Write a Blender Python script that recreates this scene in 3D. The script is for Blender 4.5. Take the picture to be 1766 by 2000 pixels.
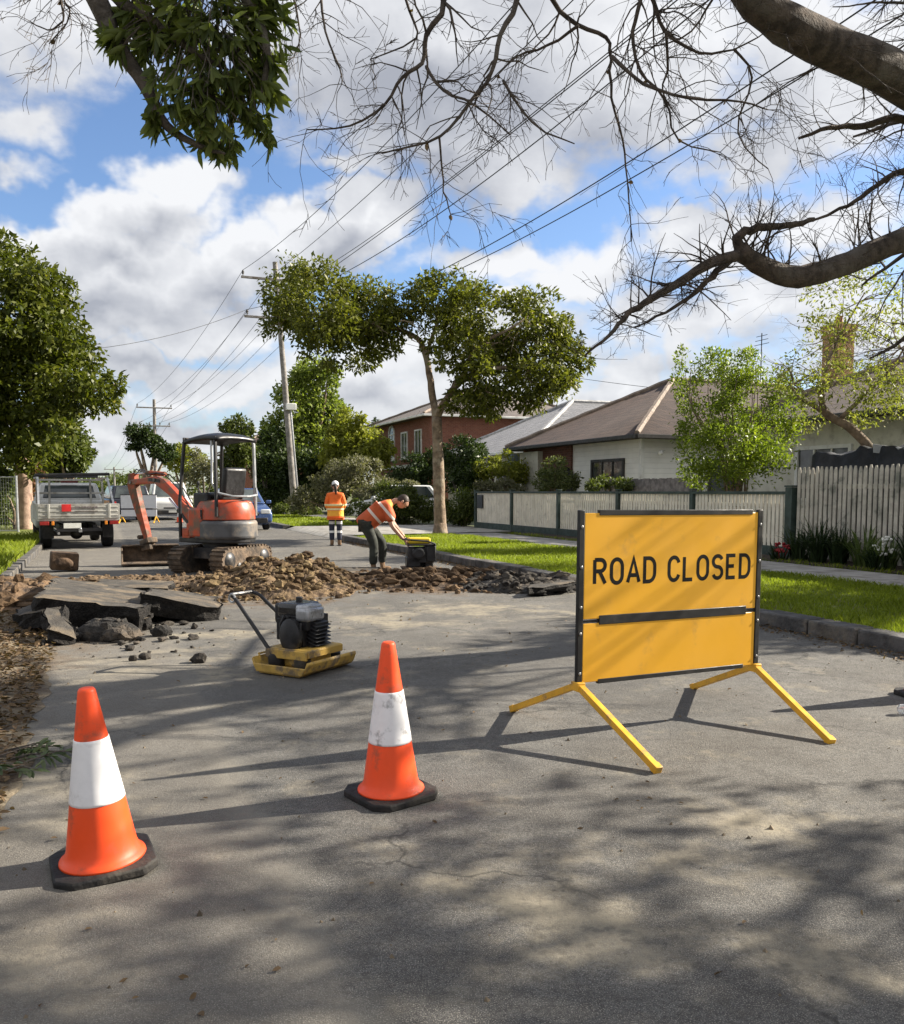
import bpy, bmesh, math, random
import numpy as np
from mathutils import Vector, Matrix, Euler, noise
R = math.radians
for o in list(bpy.data.objects): bpy.data.objects.remove(o)
SC = bpy.context.scene
COL = SC.collection
# ---------------------------------------------------------------- camera
F, PPX, PPY, HOR, CAMH = 1700.0, 883.0, 1100.0, 960.0, 1.36
TH = math.atan((PPY-HOR)/F)
cd = bpy.data.cameras.new('camera'); cam = bpy.data.objects.new('camera', cd); COL.objects.link(cam)
cd.sensor_fit = 'HORIZONTAL'; cd.sensor_width = 36.0; cd.lens = 36.0*F/1766.0
cd.shift_y = (PPY-1000.0)/1766.0
cd.clip_start = 0.05; cd.clip_end = 3000
cam.location = (0, 0, CAMH); cam.rotation_euler = (math.pi/2-TH, 0, 0)
SC.camera = cam
def ray(px, py):
    x = (px-PPX)/F; y = -(py-PPY)/F; c, s = math.cos(TH), math.sin(TH)
    return Vector((x, c+s*y, -s+c*y))
def G(px, py, z=0.0):                       # ground point under a photo pixel
    d = ray(px, py); k = (z-CAMH)/d.z
    return Vector((d.x*k, d.y*k, z))
def at(px, py, Y):                          # point of a photo pixel at a world depth
    d = ray(px, py); k = Y/d.y
    return Vector((d.x*k, Y, CAMH+d.z*k))
PHI = R(22); AX = Vector((-math.sin(PHI), math.cos(PHI), 0)); RX = Vector((math.cos(PHI), math.sin(PHI), 0))
def RP(s, t, z=0.0): return RX*s + AX*t + Vector((0, 0, z))
def ST(p): return p.dot(RX), p.dot(AX)
def on_s(px, s):                            # t and Y where a pixel column meets the line s = const
    u = (px-PPX)/F; Y = s/(RX.x*u+RX.y)
    return (AX.x*u+AX.y)*Y, Y
# ---------------------------------------------------------------- light
SUN_AZ, SUN_EL = R(18), R(29)
sdir = Vector((math.cos(SUN_EL)*math.cos(SUN_AZ), math.cos(SUN_EL)*math.sin(SUN_AZ), math.sin(SUN_EL)))
sl = bpy.data.lights.new('sun', 'SUN'); sl.energy = 5.0; sl.angle = R(0.5); sl.color = (1.0, 0.915, 0.78)
so = bpy.data.objects.new('sun', sl); COL.objects.link(so)
so.rotation_euler = (-sdir).to_track_quat('-Z', 'Y').to_euler(); so.location = sdir*60
SC.view_settings.view_transform = 'Standard'; SC.view_settings.look = 'None'
SC.view_settings.gamma = 1.0; SC.view_settings.exposure = 1.42
W = bpy.data.worlds.new('World'); SC.world = W; W.use_nodes = True
nt = W.node_tree; nt.nodes.clear()
def nd(t, tree, **k):
    n = tree.nodes.new(t)
    for a, b in k.items(): setattr(n, a, b)
    return n
def math_n(tree, op, a, b=None, clamp=False):
    n = nd('ShaderNodeMath', tree, operation=op, use_clamp=clamp)
    for i, q in enumerate((a, b)):
        if q is None: continue
        if isinstance(q, (int, float)): n.inputs[i].default_value = q
        else: tree.links.new(q, n.inputs[i])
    return n.outputs[0]
def vmath(tree, op, a, b=None, scale=None):
    n = nd('ShaderNodeVectorMath', tree, operation=op)
    for i, q in enumerate((a, b)):
        if q is None: continue
        if isinstance(q, (tuple, list, Vector)): n.inputs[i].default_value = q
        else: tree.links.new(q, n.inputs[i])
    if scale is not None: n.inputs['Scale'].default_value = scale
    return n.outputs['Value'] if op in ('LENGTH', 'DOT_PRODUCT') else n.outputs[0]
def noise_n(tree, vec, scale, detail=4, rough=.55, out='Fac'):
    n = nd('ShaderNodeTexNoise', tree); n.inputs['Scale'].default_value = scale
    n.inputs['Detail'].default_value = detail; n.inputs['Roughness'].default_value = rough
    tree.links.new(vec, n.inputs['Vector'])
    return n.outputs[out]
def maprange(tree, v, a, b, c=0., d=1., smooth=True):
    n = nd('ShaderNodeMapRange', tree, interpolation_type='SMOOTHSTEP' if smooth else 'LINEAR')
    tree.links.new(v, n.inputs[0])
    for i, q in enumerate((a, b, c, d)): n.inputs[i+1].default_value = q
    return n.outputs[0]
def mixc(tree, fac, a, b, mode='MIX'):
    n = nd('ShaderNodeMix', tree, data_type='RGBA', blend_type=mode)
    for s, q in ((n.inputs[0], fac), (n.inputs[6], a), (n.inputs[7], b)):
        if isinstance(q, (int, float)): s.default_value = q
        elif isinstance(q, (tuple, list)): s.default_value = (*q[:3], 1)
        else: tree.links.new(q, s)
    return n.outputs[2]
# broken cumulus cover: cloud masses by direction, frayed by noise
CLOUDS = [  # px, py, rx, ry, weight
    (900, 90, 430, 210, 1.0), (960, 270, 190, 110, .9), (650, 60, 170, 130, .75), (1240, 130, 230, 150, .8),
    (1560, 150, 260, 170, .62), (1480, 300, 200, 60, .5), (90, 40, 200, 110, .5), (60, 210, 90, 40, .35),
    (720, 420, 105, 85, 1.0), (610, 470, 120, 50, .8), (500, 520, 170, 60, .8), (350, 375, 85, 58, .75),
    (280, 440, 140, 60, .9), (90, 455, 150, 42, .8), (230, 530, 330, 70, .95), (330, 620, 330, 60, .8),
    (420, 740, 260, 55, .8), (230, 700, 180, 45, .7), (260, 830, 300, 50, .75), (760, 720, 170, 60, .75),
    (760, 800, 280, 45, .6), (1150, 560, 200, 60, .55), (1400, 470, 130, 70, .9), (1560, 560, 260, 80, .6),
    (1240, 760, 140, 70, .95), (1350, 640, 200, 70, .6), (1700, 640, 200, 90, .6), (660, 300, 90, 30, .5),
    (880, 880, 900, 45, .6), (1000, 650, 200, 60, .55), (20, 300, 60, 25, .3), (880, 760, 900, 120, .45), (980, 520, 220, 40, .45), (1640, 420, 160, 60, .5)]
grp = bpy.data.node_groups.new('cloud_field', 'ShaderNodeTree')
grp.interface.new_socket('Dir', in_out='INPUT', socket_type='NodeSocketVector')
grp.interface.new_socket('Density', in_out='OUTPUT', socket_type='NodeSocketFloat')
gi = nd('NodeGroupInput', grp); go = nd('NodeGroupOutput', grp)
dv = gi.outputs[0]
w1 = vmath(grp, 'SCALE', vmath(grp, 'SUBTRACT', noise_n(grp, dv, 7, 3, .55, 'Color'), (.5, .5, .5)), scale=.13)
w2 = vmath(grp, 'SCALE', vmath(grp, 'SUBTRACT', noise_n(grp, dv, 26, 3, .6, 'Color'), (.5, .5, .5)), scale=.05)
pv = vmath(grp, 'ADD', vmath(grp, 'ADD', dv, w1), w2)
cur = None
for (px, py, rx, ry, w) in CLOUDS:
    c = ray(px, py).normalized()
    q = vmath(grp, 'MULTIPLY', vmath(grp, 'SUBTRACT', pv, tuple(c)), (F/rx*.95, .35, F/ry*.95))
    v = math_n(grp, 'MULTIPLY', math_n(grp, 'SUBTRACT', 1.0, vmath(grp, 'LENGTH', q)), w)
    cur = v if cur is None else nd('ShaderNodeMath', grp, operation='SMOOTH_MAX')
    if isinstance(cur, bpy.types.Node):
        grp.links.new(prev, cur.inputs[0]); grp.links.new(v, cur.inputs[1]); cur.inputs[2].default_value = .12
        cur = cur.outputs[0]
    prev = cur
fb = math_n(grp, 'MULTIPLY', math_n(grp, 'SUBTRACT', noise_n(grp, vmath(grp, 'MULTIPLY', dv, (1, 1, 1.9)), 9, 6, .56), .5), .66)
fb = math_n(grp, 'ADD', fb, math_n(grp, 'MULTIPLY', math_n(grp, 'SUBTRACT', noise_n(grp, vmath(grp, 'MULTIPLY', dv, (1, 1, 1.6)), 30, 5, .6), .5), .22))
sy0 = nd('ShaderNodeSeparateXYZ', grp); grp.links.new(dv, sy0.inputs[0])
back = maprange(grp, sy0.outputs[1], .45, .80, .42, -.6)        # unseen cloud added overhead and behind to whiten and lift the ambient light
grp.links.new(math_n(grp, 'ADD', math_n(grp, 'MAXIMUM', cur, back), fb), go.inputs[0])
tc = nd('ShaderNodeTexCoord', nt); D0 = tc.outputs['Generated']
def field(vec):
    n = nd('ShaderNodeGroup', nt); n.node_tree = grp; nt.links.new(vec, n.inputs[0]); return n.outputs[0]
d0 = field(D0); d1 = field(vmath(nt, 'ADD', D0, (.035, 0, .045)))
mask = maprange(nt, d0, -.02, .35)
lit = math_n(nt, 'ADD', math_n(nt, 'MULTIPLY', math_n(nt, 'SUBTRACT', d0, d1), 1.25), .70)
lit = math_n(nt, 'SUBTRACT', lit, math_n(nt, 'MULTIPLY', maprange(nt, d0, .22, .85), .58), True)
ccol = mixc(nt, lit, (1.62, 1.70, 1.92), (3.55, 3.58, 3.65))
sky = nd('ShaderNodeTexSky', nt, sky_type='NISHITA', sun_disc=False)
sky.sun_elevation = SUN_EL; sky.sun_rotation = math.pi/2-SUN_AZ; sky.altitude = 50; sky.air_density = 1.0; sky.dust_density = .6; sky.ozone_density = 2.5
skyc = mixc(nt, 1.0, sky.outputs[0], (.60, .64, .72), 'MULTIPLY')
wc = mixc(nt, math_n(nt, 'MULTIPLY', mask, .97), skyc, ccol)
bg = nd('ShaderNodeBackground', nt); bg.inputs[1].default_value = .10
nt.links.new(wc, bg.inputs[0])
wo = nd('ShaderNodeOutputWorld', nt); nt.links.new(bg.outputs[0], wo.inputs[0])
W.cycles.sampling_method = 'MANUAL'; W.cycles.sample_map_resolution = 512
SC.cycles.use_denoising = True
SC.cycles.max_bounces = 6; SC.cycles.transparent_max_bounces = 8; SC.cycles.diffuse_bounces = 3
# ---------------------------------------------------------------- helpers
class MB:
    def __init__(s): s.v = []; s.f = []; s.m = []; s.k = []; s.mi = 0; s.sm = False
    def add(s, vs, fs):
        o = len(s.v); s.v.extend([tuple(v) for v in vs]); s.f.extend([[i+o for i in f] for f in fs])
        s.m.extend([s.mi]*len(fs)); s.k.extend([s.sm]*len(fs)); return s
    def box(s, c, size, rot=None, taper=1.0):
        x, y, z = size[0]/2, size[1]/2, size[2]/2
        vs = [Vector((a*x*(taper if k > 0 else 1), b*y*(taper if k > 0 else 1), k*z)) for k in (-1, 1) for a, b in ((-1, -1), (1, -1), (1, 1), (-1, 1))]
        if rot is not None:
            m = rot if isinstance(rot, Matrix) else Euler(rot).to_matrix()
            vs = [m @ v for v in vs]
        c = Vector(c)
        return s.add([v+c for v in vs], [(3, 2, 1, 0), (4, 5, 6, 7), (0, 1, 5, 4), (1, 2, 6, 5), (2, 3, 7, 6), (3, 0, 4, 7)])
    def bar(s, p, q, w, h=None, up=(0, 0, 1)):      # square bar between two points
        p, q = Vector(p), Vector(q); d = (q-p); L = d.length; d.normalize(); up = Vector(up)
        x = d.cross(up)
        if x.length < 1e-4: x = d.cross(Vector((0, 1, 0)))
        x.normalize(); y = x.cross(d)
        m = Matrix((x, d, y)).transposed()
        return s.box((p+q)/2, (w, L, h or w), m)
    def tube(s, pts, r, n=8, caps=True, closed=False, squash=None):
        pts = [Vector(p) for p in pts]; N = len(pts)
        rs = r if isinstance(r, (list, tuple)) else [r]*N
        vs = []; ref = None
        for i, p in enumerate(pts):
            if closed: t = pts[(i+1) % N]-pts[i-1]
            else: t = pts[min(i+1, N-1)]-pts[max(i-1, 0)]
            if t.length < 1e-9: t = Vector((0, 0, 1))
            t.normalize()
            if ref is None:
                ref = t.cross(Vector((0.13, 0.21, 0.97)))
                if ref.length < .05: ref = t.cross(Vector((1, 0, 0)))
            ref = ref - t*ref.dot(t); ref.normalize(); b = t.cross(ref)
            for k in range(n):
                a = 2*math.pi*k/n; vs.append(p+(ref*math.cos(a)+b*math.sin(a))*rs[i])
        fs = []
        for i in range(N if closed else N-1):
            j = (i+1) % N
            for k in range(n): fs.append((i*n+k, i*n+(k+1) % n, j*n+(k+1) % n, j*n+k))
        if caps and not closed: fs += [tuple(range(n))[::-1], tuple((N-1)*n+k for k in range(n))]
        return s.add(vs, fs)
    def lathe(s, prof, n=24, o=(0, 0, 0), m=None):  # (radius, z) profile
        o = Vector(o); vs = []; fs = []
        for (r, z) in prof:
            for k in range(n):
                a = 2*math.pi*k/n; v = Vector((r*math.cos(a), r*math.sin(a), z)); vs.append((m @ v if m else v)+o)
        for i in range(len(prof)-1):
            for k in range(n): fs.append((i*n+k, i*n+(k+1) % n, (i+1)*n+(k+1) % n, (i+1)*n+k))
        fs += [tuple(range(n))[::-1], tuple((len(prof)-1)*n+k for k in range(n))]
        return s.add(vs, fs)
    def prism(s, poly, a0, a1, axis='z', m=None, o=(0, 0, 0)):
        def P(u, v, w): return Vector({'z': (u, v, w), 'y': (u, w, v), 'x': (w, u, v)}[axis])
        n = len(poly); vs = [P(u, v, a0) for u, v in poly]+[P(u, v, a1) for u, v in poly]; o = Vector(o)
        vs = [(m @ v if m else v)+o for v in vs]
        return s.add(vs, [tuple(range(n))[::-1], tuple(range(n, 2*n))]+[(i, (i+1) % n, n+(i+1) % n, n+i) for i in range(n)])
    def ell(s, c, r, nu=12, nv=8, m=None, fn=None):
        c = Vector(c); vs = []; fs = []
        for j in range(nv+1):
            th = math.pi*j/nv
            for i in range(nu):
                ph = 2*math.pi*i/nu
                v = Vector((math.sin(th)*math.cos(ph), math.sin(th)*math.sin(ph), math.cos(th)))
                if fn: v = fn(v)
                v = Vector((v.x*r[0], v.y*r[1], v.z*r[2])); vs.append((m @ v if m else v)+c)
        for j in range(nv):
            for i in range(nu): fs.append((j*nu+i, (j+1)*nu+i, (j+1)*nu+(i+1) % nu, j*nu+(i+1) % nu))
        return s.add(vs, fs)
    def build(s, name, mat, parent=None, bevel=0.0, loc=None, rz=None, smooth=None, seg=2):
        me = bpy.data.meshes.new(name); me.from_pydata(s.v, [], s.f)
        mats = mat if isinstance(mat, (list, tuple)) else [mat]
        for q in mats: me.materials.append(q)
        me.polygons.foreach_set('material_index', s.m)
        me.polygons.foreach_set('use_smooth', [bool(k) or bool(smooth) for k in s.k])
        auto = name not in ('clods', 'heap_body', 'asphalt_crumbs', 'asphalt_lump', 'road_grit', 'asphalt_slab', 'trunk', 'stem')
        if auto: me.polygons.foreach_set('use_smooth', [True]*len(s.f))
        bm = bmesh.new(); bm.from_mesh(me); bmesh.ops.remove_doubles(bm, verts=bm.verts, dist=1e-6) if smooth else None
        bmesh.ops.recalc_face_normals(bm, faces=bm.faces); bm.to_mesh(me); bm.free()
        if auto and not smooth: me.set_sharp_from_angle(angle=R(38))
        o = bpy.data.objects.new(name, me); COL.objects.link(o)
        if parent: o.parent = parent
        if loc is not None: o.location = loc
        if rz is not None: o.rotation_euler = (0, 0, rz)
        if bevel:
            b = o.modifiers.new('bevel', 'BEVEL'); b.width = bevel; b.segments = seg; b.limit_method = 'ANGLE'; b.angle_limit = R(35)
        return o
def thing(name, label, cat, loc=(0, 0, 0), rz=0.0, group=None):
    o = bpy.data.objects.new(name, None); COL.objects.link(o); o.empty_display_size = .2
    o.location = loc; o.rotation_euler = (0, 0, rz); return tag(o, label, cat, group)
def tag(o, label, cat, group=None):
    o['label'] = label; o['category'] = cat
    if group: o['group'] = group
    return o
def kind(o, k): o['kind'] = k; return o
def copy_tree(o, parent=None):
    c = o.copy(); COL.objects.link(c)
    if parent: c.parent = parent
    for ch in list(o.children): copy_tree(ch, c)
    return c
MATS = {}
def M(name, col, rough=.6, var=.18, scale=6.0, bump=0.0, bscale=None, metal=0.0, col2=None, detail=5, spec=.4, dirt=None, dirt_amt=.45, dscale=2.2):
    if name in MATS: return MATS[name]
    m = bpy.data.materials.new(name); m.use_nodes = True; t = m.node_tree; b = t.nodes['Principled BSDF']
    tc = nd('ShaderNodeTexCoord', t); v = tc.outputs['Object']
    n = noise_n(t, v, scale, detail, .6)
    c2 = col2 or tuple(min(1, c*(1+var)) for c in col); c1 = tuple(c*(1-var) for c in col) if not col2 else col
    c = mixc(t, maprange(t, n, .32, .68), c1, c2)
    if dirt:
        c = mixc(t, maprange(t, noise_n(t, v, dscale, 6, .65), .62-dirt_amt*.3, .80-dirt_amt*.3), c, dirt)
    t.links.new(c, b.inputs['Base Color'])
    t.links.new(maprange(t, noise_n(t, v, scale*2.3, 3), .3, .7, max(.03, rough-.1), min(1, rough+.1)), b.inputs['Roughness'])
    b.inputs['Metallic'].default_value = metal; b.inputs['Specular IOR Level'].default_value = spec
    if bump:
        bp = nd('ShaderNodeBump', t); bp.inputs['Strength'].default_value = bump; bp.inputs['Distance'].default_value = .02
        t.links.new(noise_n(t, v, bscale or scale*4, 5), bp.inputs['Height']); t.links.new(bp.outputs[0], b.inputs['Normal'])
    MATS[name] = m; return m
def leafmat(name, a, b, c=None, transl=.3, rough=.45):
    if name in MATS: return MATS[name]
    m = bpy.data.materials.new(name); m.use_nodes = True; t = m.node_tree; p = t.nodes['Principled BSDF']
    g = nd('ShaderNodeNewGeometry', t); cr = nd('ShaderNodeValToRGB', t)
    e = cr.color_ramp.elements; e[0].color = (*a, 1); e[1].color = (*b, 1)
    if c is not None:
        e[1].position = .8; k = cr.color_ramp.elements.new(.95); k.color = (*c, 1)
    tc = nd('ShaderNodeTexCoord', t)
    f = math_n(t, 'ADD', math_n(t, 'MULTIPLY', g.outputs['Random Per Island'], .62), math_n(t, 'MULTIPLY', noise_n(t, tc.outputs['Object'], .9, 3), .38))
    t.links.new(f, cr.inputs[0]); t.links.new(cr.outputs[0], p.inputs['Base Color'])
    p.inputs['Roughness'].default_value = rough; p.inputs['Specular IOR Level'].default_value = .22
    tr = nd('ShaderNodeBsdfTranslucent', t); t.links.new(mixc(t, 1.0, cr.outputs[0], (1.5, 1.6, .7), 'MULTIPLY'), tr.inputs[0])
    mx = nd('ShaderNodeMixShader', t); mx.inputs[0].default_value = transl
    t.links.new(p.outputs[0], mx.inputs[1]); t.links.new(tr.outputs[0], mx.inputs[2])
    t.links.new(mx.outputs[0], t.nodes['Material Output'].inputs[0])
    MATS[name] = m; return m
def np_mesh(name, V, Fq, mat, parent=None):
    me = bpy.data.meshes.new(name); nf, k = Fq.shape
    me.vertices.add(len(V)); me.vertices.foreach_set('co', V.astype(np.float32).ravel())
    me.loops.add(nf*k); me.loops.foreach_set('vertex_index', Fq.astype(np.int32).ravel())
    me.polygons.add(nf); me.polygons.foreach_set('loop_start', np.arange(0, nf*k, k, dtype=np.int32))
    me.update(calc_edges=True); me.materials.append(mat)
    o = bpy.data.objects.new(name, me); COL.objects.link(o)
    if parent: o.parent = parent
    return o
def unit(a): return a/np.maximum(np.linalg.norm(a, axis=1, keepdims=True), 1e-9)
def leaf_geo(P, T, N, L, Wd, shape='diamond', fold=.18):
    T = unit(T); N = unit(N - T*np.sum(N*T, 1, keepdims=True)); B = np.cross(N, T); n = len(P)
    L = np.asarray(L).reshape(-1, 1)*np.ones((n, 1)); Wd = np.asarray(Wd).reshape(-1, 1)*np.ones((n, 1))
    if shape == 'diamond':
        V = np.stack([P, P+T*L*.5+B*Wd*.5+N*Wd*fold, P+T*L-N*L*.08, P+T*L*.5-B*Wd*.5+N*Wd*fold], 1)
        Fq = np.arange(n)[:, None]*4+np.array([[0, 1, 2, 3]])
    else:
        V = np.stack([P, P+T*L*.3+B*Wd*.42+N*Wd*fold, P+T*L*.68+B*Wd*.42+N*Wd*fold*.6-N*L*.05, P+T*L-N*L*.15,
                      P+T*L*.68-B*Wd*.42+N*Wd*fold*.6-N*L*.05, P+T*L*.3-B*Wd*.42+N*Wd*fold], 1)
        k = np.arange(n)*6
        Fq = np.concatenate([np.stack([k, k+1, k+2, k+3], 1), np.stack([k, k+3, k+4, k+5], 1)])
    return V.reshape(-1, 3), Fq
def crown(name, mat, parent, clumps, n, size, seed, origin=(0, 0, 0), shape='diamond', K=14, sig=.24, droop=.25, aspect=.5, shell=(.5, 1.0), hole=0.0, rim=3):
    rg = np.random.default_rng(seed); P = []; O = []; cl2 = []
    for (c, r) in clumps:
        for k in range(rim): d = rg.normal(size=3); d /= np.linalg.norm(d); q = rg.uniform(.22, .42); cl2.append((Vector(np.array(c)+d*np.array(r)*rg.uniform(.9, 1.12)), tuple(np.array(r)*q)))
    clumps = list(clumps)+cl2
    w = np.array([q[1][0]*q[1][1]+q[1][1]*q[1][2]+q[1][0]*q[1][2] for q in clumps]); w = w/w.sum()
    for (c, r), wi in zip(clumps, w):
        m = int(n*wi); r = np.array(r)
        d = unit(rg.normal(size=(K, 3))); sub = d*rg.uniform(shell[0], shell[1], (K, 1)); sw = rg.uniform(.1, 1.9, K); sw /= sw.sum()
        k = rg.choice(K, m, p=sw); off = rg.normal(size=(m, 3))*sig
        q = sub[k]+off; q *= np.minimum(1, 1.12/np.maximum(np.linalg.norm(q, axis=1, keepdims=True), .01))
        P.append(np.array(c)+q*r); O.append(unit(off+.6*sub[k]))
    P = np.concatenate(P)-np.array(origin); O = np.concatenate(O); n = len(P)
    T = unit(rg.normal(size=(n, 3))+O*.7+np.array([0, 0, -droop*1.5])); N = O*.5+rg.normal(size=(n, 3))*.7+np.array([0, 0, .55])
    L = size*rg.uniform(.65, 1.35, n)
    V, Fq = leaf_geo(P, T, N, L, L*aspect, shape)
    return np_mesh(name, V, Fq, mat, parent)
ICO = None
def ico():
    global ICO
    if ICO is None:
        b = bmesh.new(); bmesh.ops.create_icosphere(b, subdivisions=2, radius=1); b.verts.ensure_lookup_table()
        ICO = ([v.co.copy() for v in b.verts], [tuple(v.index for v in f.verts) for f in b.faces]); b.free()
    return ICO
b_ = bmesh.new(); bmesh.ops.create_icosphere(b_, subdivisions=1, radius=1); b_.verts.ensure_lookup_table()
ICO1 = ([v.co.copy() for v in b_.verts], [tuple(v.index for v in f.verts) for f in b_.faces]); b_.free()
def islandmat(name, cols, bump=1.0, bscale=30):
    m = bpy.data.materials.new(name); m.use_nodes = True; t = m.node_tree; p = t.nodes['Principled BSDF']; g = nd('ShaderNodeNewGeometry', t); cr = nd('ShaderNodeValToRGB', t); e = cr.color_ramp.elements
    v = nd('ShaderNodeTexCoord', t).outputs['Object']; e[0].color = (*cols[0], 1); e[1].color = (*cols[-1], 1)
    for k, c in enumerate(cols[1:-1]): q = e.new((k+1)/(len(cols)-1)); q.color = (*c, 1)
    t.links.new(math_n(t, 'ADD', math_n(t, 'MULTIPLY', g.outputs['Random Per Island'], .6), math_n(t, 'MULTIPLY', noise_n(t, v, 9, 5, .7), .42)), cr.inputs[0])
    t.links.new(cr.outputs[0], p.inputs['Base Color']); p.inputs['Roughness'].default_value = .95; p.inputs['Specular IOR Level'].default_value = .15
    bp = nd('ShaderNodeBump', t); bp.inputs['Strength'].default_value = bump; bp.inputs['Distance'].default_value = .02; t.links.new(noise_n(t, v, bscale, 5, .7), bp.inputs['Height']); t.links.new(bp.outputs[0], p.inputs['Normal']); return m
def clod(mb, c, r, rng, flat=.75, amp=.45):
    vs, fs = ICO1 if r < .045 else ico(); o = Vector((rng.uniform(-50, 50), rng.uniform(-50, 50), rng.uniform(-50, 50)))
    m = Euler((rng.uniform(0, 6), rng.uniform(0, 6), rng.uniform(0, 6))).to_matrix(); s = Vector((r*rng.uniform(.6, 1.6), r*rng.uniform(.5, 1.3), r*flat*rng.uniform(.5, 1.4)))
    out = []
    for v in vs:
        k = 1+amp*noise.noise(v*1.3+o)+amp*.5*noise.noise(v*3+o); q = m @ (v*k); out.append(Vector((q.x*s.x, q.y*s.y, q.z*s.z))+Vector(c))
    mb.add(out, fs)
# ================================================================ setting
def strip(name, s0, s1, t0, t1, z, mat, nt_=1, ns=1, wob=0, seed=0):
    rg = random.Random(seed); vs = []; fs = []
    for j in range(nt_+1):
        t = t0+(t1-t0)*j/nt_
        for i in range(ns+1):
            s = s0+(s1-s0)*i/ns
            ds = wob*noise.noise(Vector((t*.9, seed*7.3, i*3.1))) if i in (0, ns) else 0
            vs.append(RP(s+ds, t, z))
    for j in range(nt_):
        for i in range(ns): a = j*(ns+1)+i; fs.append((a, a+1, a+ns+2, a+ns+1))
    mb = MB(); mb.add(vs, fs); return kind(mb.build(name, mat), 'structure')
# --- ground
gm = M('yard_earth', (.10, .085, .06), .95, scale=.8, col2=(.10, .13, .045), bump=.6, bscale=30, dirt=(.05, .06, .02))
mb = MB(); mb.add([(-900, -60, -.05), (900, -60, -.05), (900, 1500, -.05), (-900, 1500, -.05)], [(0, 1, 2, 3)])
kind(mb.build('ground', gm), 'structure')
# --- asphalt
am = bpy.data.materials.new('asphalt'); am.use_nodes = True; t = am.node_tree; b = t.nodes['Principled BSDF']
v = nd('ShaderNodeTexCoord', t).outputs['Object']
mp = nd('ShaderNodeMapping', t); mp.inputs['Rotation'].default_value = (0, 0, -PHI); t.links.new(v, mp.inputs['Vector']); rv = mp.outputs[0]   # x across, y along
sep = nd('ShaderNodeSeparateXYZ', t); t.links.new(rv, sep.inputs[0])
big = noise_n(t, v, .55, 5, .6); mid = noise_n(t, v, 3.2, 6, .65); fine = noise_n(t, v, 62, 4, .75); grit = noise_n(t, v, 240, 2, .6)
c = mixc(t, maprange(t, big, .3, .7), (.086, .085, .083), (.178, .173, .162))
c = mixc(t, maprange(t, mid, .38, .66, 0, .6), c, (.072, .067, .062))
c = mixc(t, maprange(t, fine, .40, .60, 0, .65), c, (.045, .042, .040))
c = mixc(t, maprange(t, grit, .54, .66, 0, .85), c, (.38, .355, .305))
vor = nd('ShaderNodeTexVoronoi', t); vor.inputs['Scale'].default_value = 120; t.links.new(v, vor.inputs['Vector'])
c = mixc(t, maprange(t, vor.outputs['Distance'], .0, .32, .45, 0), c, (.06, .06, .06))
# pale clay dust, thickest in patches on the right foreground and along the left edge
dn = noise_n(t, v, 2.1, 7, .68)
def spot(cx, cy, rx, ry):
    q = vmath(t, 'MULTIPLY', vmath(t, 'SUBTRACT', v, (cx, cy, 0)), (1/rx, 1/ry, 0)); return math_n(t, 'SUBTRACT', 1.0, vmath(t, 'LENGTH', q), True)
pg = None
for px, py, rx, ry in ((1440, 1600, .55, .35), (1230, 1690, .8, .4), (1000, 1760, .9, .4), (1540, 1880, .5, .25), (1150, 1850, .8, .35), (300, 1300, 1.3, 1.0), (420, 1245, 1.2, .6), (760, 1210, 1.8, 1.2), (950, 1190, 1.6, 1.0), (160, 1560, .5, .8), (60, 1900, .6, .5)):
    g = G(px, py); s_ = spot(g.x, g.y, rx, ry); pg = s_ if pg is None else math_n(t, 'MAXIMUM', pg, s_)
dm = math_n(t, 'MULTIPLY', maprange(t, math_n(t, 'ADD', dn, math_n(t, 'MULTIPLY', pg, .20)), .53, .80), .8)
c = mixc(t, dm, c, (.33, .29, .215))
mot = noise_n(t, v, 14, 5, .7)
c = mixc(t, maprange(t, mot, .48, .66, 0, .45), c, (.062, .058, .053))
pg2 = None
for px, py, rx, ry in ((540, 1165, 2.0, 2.3), (230, 1160, 3.2, 1.9), (860, 1150, 2.6, 1.6), (150, 1250, 1.2, 1.0), (60, 1300, .8, 1.6)):
    g = G(px, py); s_ = spot(g.x, g.y, rx, ry); pg2 = s_ if pg2 is None else math_n(t, 'MAXIMUM', pg2, s_)
c = mixc(t, maprange(t, math_n(t, 'ADD', math_n(t, 'MULTIPLY', pg2, .55), noise_n(t, v, 3.4, 7, .7)), .72, .98, 0, .9), c, (.12, .082, .05))
# soft pale lengthwise band, old patch, cracks
j = math_n(t, 'ABSOLUTE', math_n(t, 'SUBTRACT', math_n(t, 'ADD', sep.outputs[0], math_n(t, 'MULTIPLY', noise_n(t, rv, 3, 3), .05)), .585))
c = mixc(t, math_n(t, 'MULTIPLY', maprange(t, j, .01, .16, .5, 0), maprange(t, mid, .38, .62)), c, (.25, .235, .20))
c = mixc(t, math_n(t, 'MULTIPLY', maprange(t, sep.outputs[0], .55, .62, 1, 0), .35), c, (.20, .18, .15))
cv = nd('ShaderNodeTexVoronoi', t, feature='DISTANCE_TO_EDGE'); cv.inputs['Scale'].default_value = .55
t.links.new(vmath(t, 'ADD', rv, vmath(t, 'SCALE', noise_n(t, rv, 2.5, 5, .6, 'Color'), scale=.55)), cv.inputs['Vector'])
c = mixc(t, math_n(t, 'MULTIPLY', maprange(t, cv.outputs['Distance'], .0, .010, 1, 0), maprange(t, big, .45, .6, 0, .8)), c, (.045, .043, .04))
st = noise_n(t, v, 1.3, 4, .7)
c = mixc(t, maprange(t, st, .66, .74, 0, .55), c, (.075, .055, .038))
t.links.new(c, b.inputs['Base Color']); b.inputs['Roughness'].default_value = .86; b.inputs['Specular IOR Level'].default_value = .3
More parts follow.
